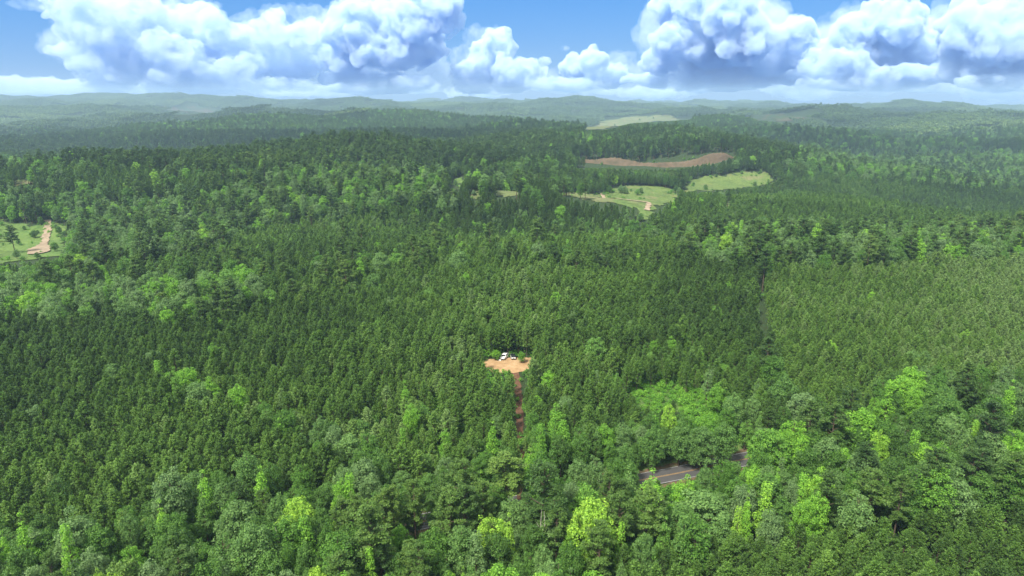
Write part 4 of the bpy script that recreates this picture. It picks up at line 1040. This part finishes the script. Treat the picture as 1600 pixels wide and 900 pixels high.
k = Mat('clear_lamp'); M_LAMP = k.out(k.bsdf(k.mix(k.noise(k.coord(), 9), (.6, .6, .58), (.5, .5, .5)), .2, .5))
def bm_obj(name, bm, mat, parent):
    me = D.meshes.new(name); bmesh.ops.recalc_face_normals(bm, faces=bm.faces[:]); bm.to_mesh(me); bm.free(); me.materials.append(mat)
    return link(name, me, None, parent)
def profile(pts, half, taper=None, bev=.05):
    """side outline (x, z) given a width; taper(z) narrows it"""
    bm = bmesh.new(); L, Rr = [], []
    for x, z in pts:
        w = half * (taper(z) if taper else 1)
        L.append(bm.verts.new((x, -w, z))); Rr.append(bm.verts.new((x, w, z)))
    bm.faces.new(L); bm.faces.new(Rr[::-1]); n = len(pts)
    for i in range(n): bm.faces.new((L[i], Rr[i], Rr[(i + 1) % n], L[(i + 1) % n]))
    if bev: bmesh.ops.bevel(bm, geom=bm.edges[:], offset=bev, segments=2, affect='EDGES', clamp_overlap=True)
    return bm
def box(c, s, bev=.01):
    bm = bmesh.new(); bmesh.ops.create_cube(bm, size=1)
    for v in bm.verts: v.co = Vector((v.co.x * s[0] + c[0], v.co.y * s[1] + c[1], v.co.z * s[2] + c[2]))
    if bev: bmesh.ops.bevel(bm, geom=bm.edges[:], offset=bev, segments=2, affect='EDGES', clamp_overlap=True)
    return bm
def wheel(root, x, y, r=.37):
    bm = bmesh.new(); bmesh.ops.create_cone(bm, cap_ends=True, segments=28, radius1=r, radius2=r, depth=.24)
    bmesh.ops.bevel(bm, geom=[e for e in bm.edges if abs(e.verts[0].co.z - e.verts[1].co.z) < 1e-5], offset=.04, segments=2, affect='EDGES')
    for v in bm.verts: v.co = Vector((v.co.x + x, v.co.z + y, v.co.y + r))
    w = bm_obj('wheel', bm, M_TYRE, root)
    bm = bmesh.new(); bmesh.ops.create_cone(bm, cap_ends=True, segments=20, radius1=r * .62, radius2=r * .5, depth=.05)
    s = 1 if y > 0 else -1
    for v in bm.verts: v.co = Vector((v.co.x + x, s * (v.co.z + .125) + y, v.co.y + r))
    bm_obj('rim', bm, M_RIM, w)
def slab(root, name, mat, quad, t=.02):
    """thin panel with a thickness, from four corners"""
    bm = bmesh.new(); q = [Vector(p) for p in quad]; n = (q[1] - q[0]).cross(q[2] - q[0]).normalized() * t
    a = [bm.verts.new(p - n * .3) for p in q]; b = [bm.verts.new(p + n) for p in q]
    bm.faces.new(a[::-1]); bm.faces.new(b)
    for i in range(4): bm.faces.new((a[i], a[(i + 1) % 4], b[(i + 1) % 4], b[i]))
    return bm_obj(name, bm, mat, root)
def vehicle(name, label, loc, yaw, pickup):
    e = D.objects.new(name, None); COL.objects.link(e); e.location = loc; e.rotation_euler = (0, 0, yaw)
    tag(e, label, 'pickup truck' if pickup else 'car', 'white vehicles parked at the back of the clearing')
    if pickup:      # front towards +x
        body = profile([(-2.75,.45),(2.7,.45),(2.75,.75),(2.68,1.08),(1.2,1.16),(-2.72,1.16),(-2.78,.7)], .96)
        bm_obj('body', body, M_CAR, e)
        bm_obj('cab', profile([(1.28,1.13),(.62,1.78),(.45,1.84),(-.85,1.84),(-1.05,1.78),(-1.15,1.13)], .90, lambda z: 1 - .16 * max(0, (z - 1.13) / .7)), M_CAR, e)
        slab(e, 'windscreen', M_GLASS, [(1.27,-.74,1.18),(1.27,.74,1.18),(.70,.66,1.73),(.70,-.66,1.73)])
        slab(e, 'rear_window', M_GLASS, [(-1.16,.70,1.26),(-1.16,-.70,1.26),(-1.09,-.62,1.70),(-1.09,.62,1.70)])
        for s in (-1, 1):
            q = [(1.0,s*.895,1.22),(-1.0,s*.895,1.22),(-.9,s*.795,1.72),(.58,s*.795,1.72)]
            slab(e, 'side_window', M_GLASS, q if s < 0 else q[::-1])
        bm_obj('bed_liner', box((-1.93, 0, 1.165), (1.45, 1.55, .05)), M_TRIM, e)
        for s in (-1, 1): bm_obj('bed_rail', box((-1.93, s * .87, 1.22), (1.6, .12, .12)), M_CAR, e)
        bm_obj('tailgate', box((-2.76, 0, .98), (.07, 1.6, .5)), M_CAR, e)
        ax = (1.75, -1.75); fr, rr_ = 2.74, -2.80
    else:
        body = profile([(-2.3,.4),(2.3,.4),(2.36,.7),(2.25,.98),(1.15,1.06),(-2.32,1.08),(-2.38,.7)], .94)
        bm_obj('body', body, M_CAR, e)
        bm_obj('roof', profile([(1.2,1.03),(.45,1.66),(.2,1.72),(-1.9,1.72),(-2.1,1.66),(-2.3,1.05)], .88, lambda z: 1 - .17 * max(0, (z - 1.03) / .7)), M_GLASS, e)
        slab(e, 'windscreen', M_GLASS, [(1.19,-.74,1.09),(1.19,.74,1.09),(.54,.64,1.63),(.54,-.64,1.63)])
        slab(e, 'rear_window', M_GLASS, [(-2.32,.72,1.14),(-2.32,-.72,1.14),(-2.14,-.62,1.60),(-2.14,.62,1.60)])
        for s in (-1, 1):
            q = [(.95,s*.88,1.12),(-2.0,s*.88,1.12),(-1.85,s*.775,1.62),(.45,s*.775,1.62)]
            slab(e, 'side_window', M_GLASS, q if s < 0 else q[::-1])
        bm_obj('number_plate', box((-2.40, 0, .72), (.03, .5, .16)), M_TRIM, e)
        ax = (1.45, -1.4); fr, rr_ = 2.33, -2.38
    bm_obj('front_bumper', box((fr, 0, .55), (.14, 1.86, .2), .03), M_TRIM, e)
    bm_obj('rear_bumper', box((rr_, 0, .52), (.14, 1.80, .2), .03), M_TRIM, e)
    for s in (-1, 1):
        bm_obj('headlight', box((fr - .05, s * .72, .88), (.10, .34, .16), .02), M_LAMP, e)
        bm_obj('taillight', box((rr_ + .06, s * .84, .95), (.08, .14, .28), .02), M_RED, e)
        bm_obj('mirror', box((.95, s * 1.02, 1.2), (.12, .2, .16), .03), M_TRIM, e)
        for x in ax: wheel(e, x, s * .86)
p1 = at(788.5, 561.8); p2 = at(801.5, 562.8)
vehicle('pickup_truck', 'white pickup truck, left of the two vehicles behind the sandy clearing', (p1[0], p1[1] + 1.2, p1[2] + .2), R(-112), True)
vehicle('parked_car', 'white car with dark glass, right of the two vehicles behind the clearing', (p2[0], p2[1] + 2.0, p2[2] + .2), R(96), False)
def lump(name, loc, s, mat, seed):
    bm = bmesh.new(); bmesh.ops.create_icosphere(bm, subdivisions=3, radius=1); rs = random.Random(seed); ph = [rs.uniform(0, 6) for _ in range(6)]
    for v in bm.verts:
        f = 1 + .16 * math.sin(4 * v.co.x + ph[0]) + .14 * math.sin(5 * v.co.y + ph[1]) + .1 * math.sin(7 * v.co.z + ph[2])
        v.co = Vector((v.co.x * s[0], v.co.y * s[1], max(-.3, v.co.z) * s[2])) * f
    me = D.meshes.new(name); bm.to_mesh(me); bm.free(); me.materials.append(mat); o = link(name, me); o.location = loc; return o
k = Mat('white_plastic'); M_BAG = k.out(k.bsdf(k.mix(k.noise(k.coord(), 4), (.75, .75, .73), (.62, .6, .56)), .5, .3))
q = at(781, 564); tag(lump('white_bag', (q[0], q[1], q[2] + .3), (.55, .4, .4), M_BAG, 2), 'small white bag lying at the back edge of the sandy clearing', 'bag')
# bare pale snags in the roadside belt
def snag(px, py, H, lean, label):
    x, y, z = at(px, py, H); V, F = [], []; a = np.array((0, 0, -.3)); b = np.array((lean[0] * .5, lean[1] * .5, H * .55)); c = np.array((lean[0], lean[1], H))
    limb(V, F, a, b, .17, .11, 8); limb(V, F, b, c, .11, .03, 6)
    limb(V, F, b, b + np.array((1.1, .3, 2.6)), .09, .03, 5); limb(V, F, b * .7 + c * .3, b * .7 + c * .3 + np.array((-.9, -.2, 2.0)), .07, .02, 5)
    o = link('bare_trunk', mesh_np('bare_trunk', V, F, M_PALE)); o.location = (x, y, hgt(x, y)); tag(o, label, 'dead tree', 'pale bare trunks')
snag(842, 796, 16, (.6, 0), 'pale bare trunk among green crowns below the driveway, left of a pair')
snag(856, 800, 16, (-.8, .4), 'pale bare forked trunk among green crowns, right of a pair')
snag(446, 824, 15, (-2.2, 0), 'pale leaning bare trunk beside the wide yellow-green tree')
snag(135, 362, 15, (.3, 0), 'pale bare trunk at the wood edge beside the grassy field')
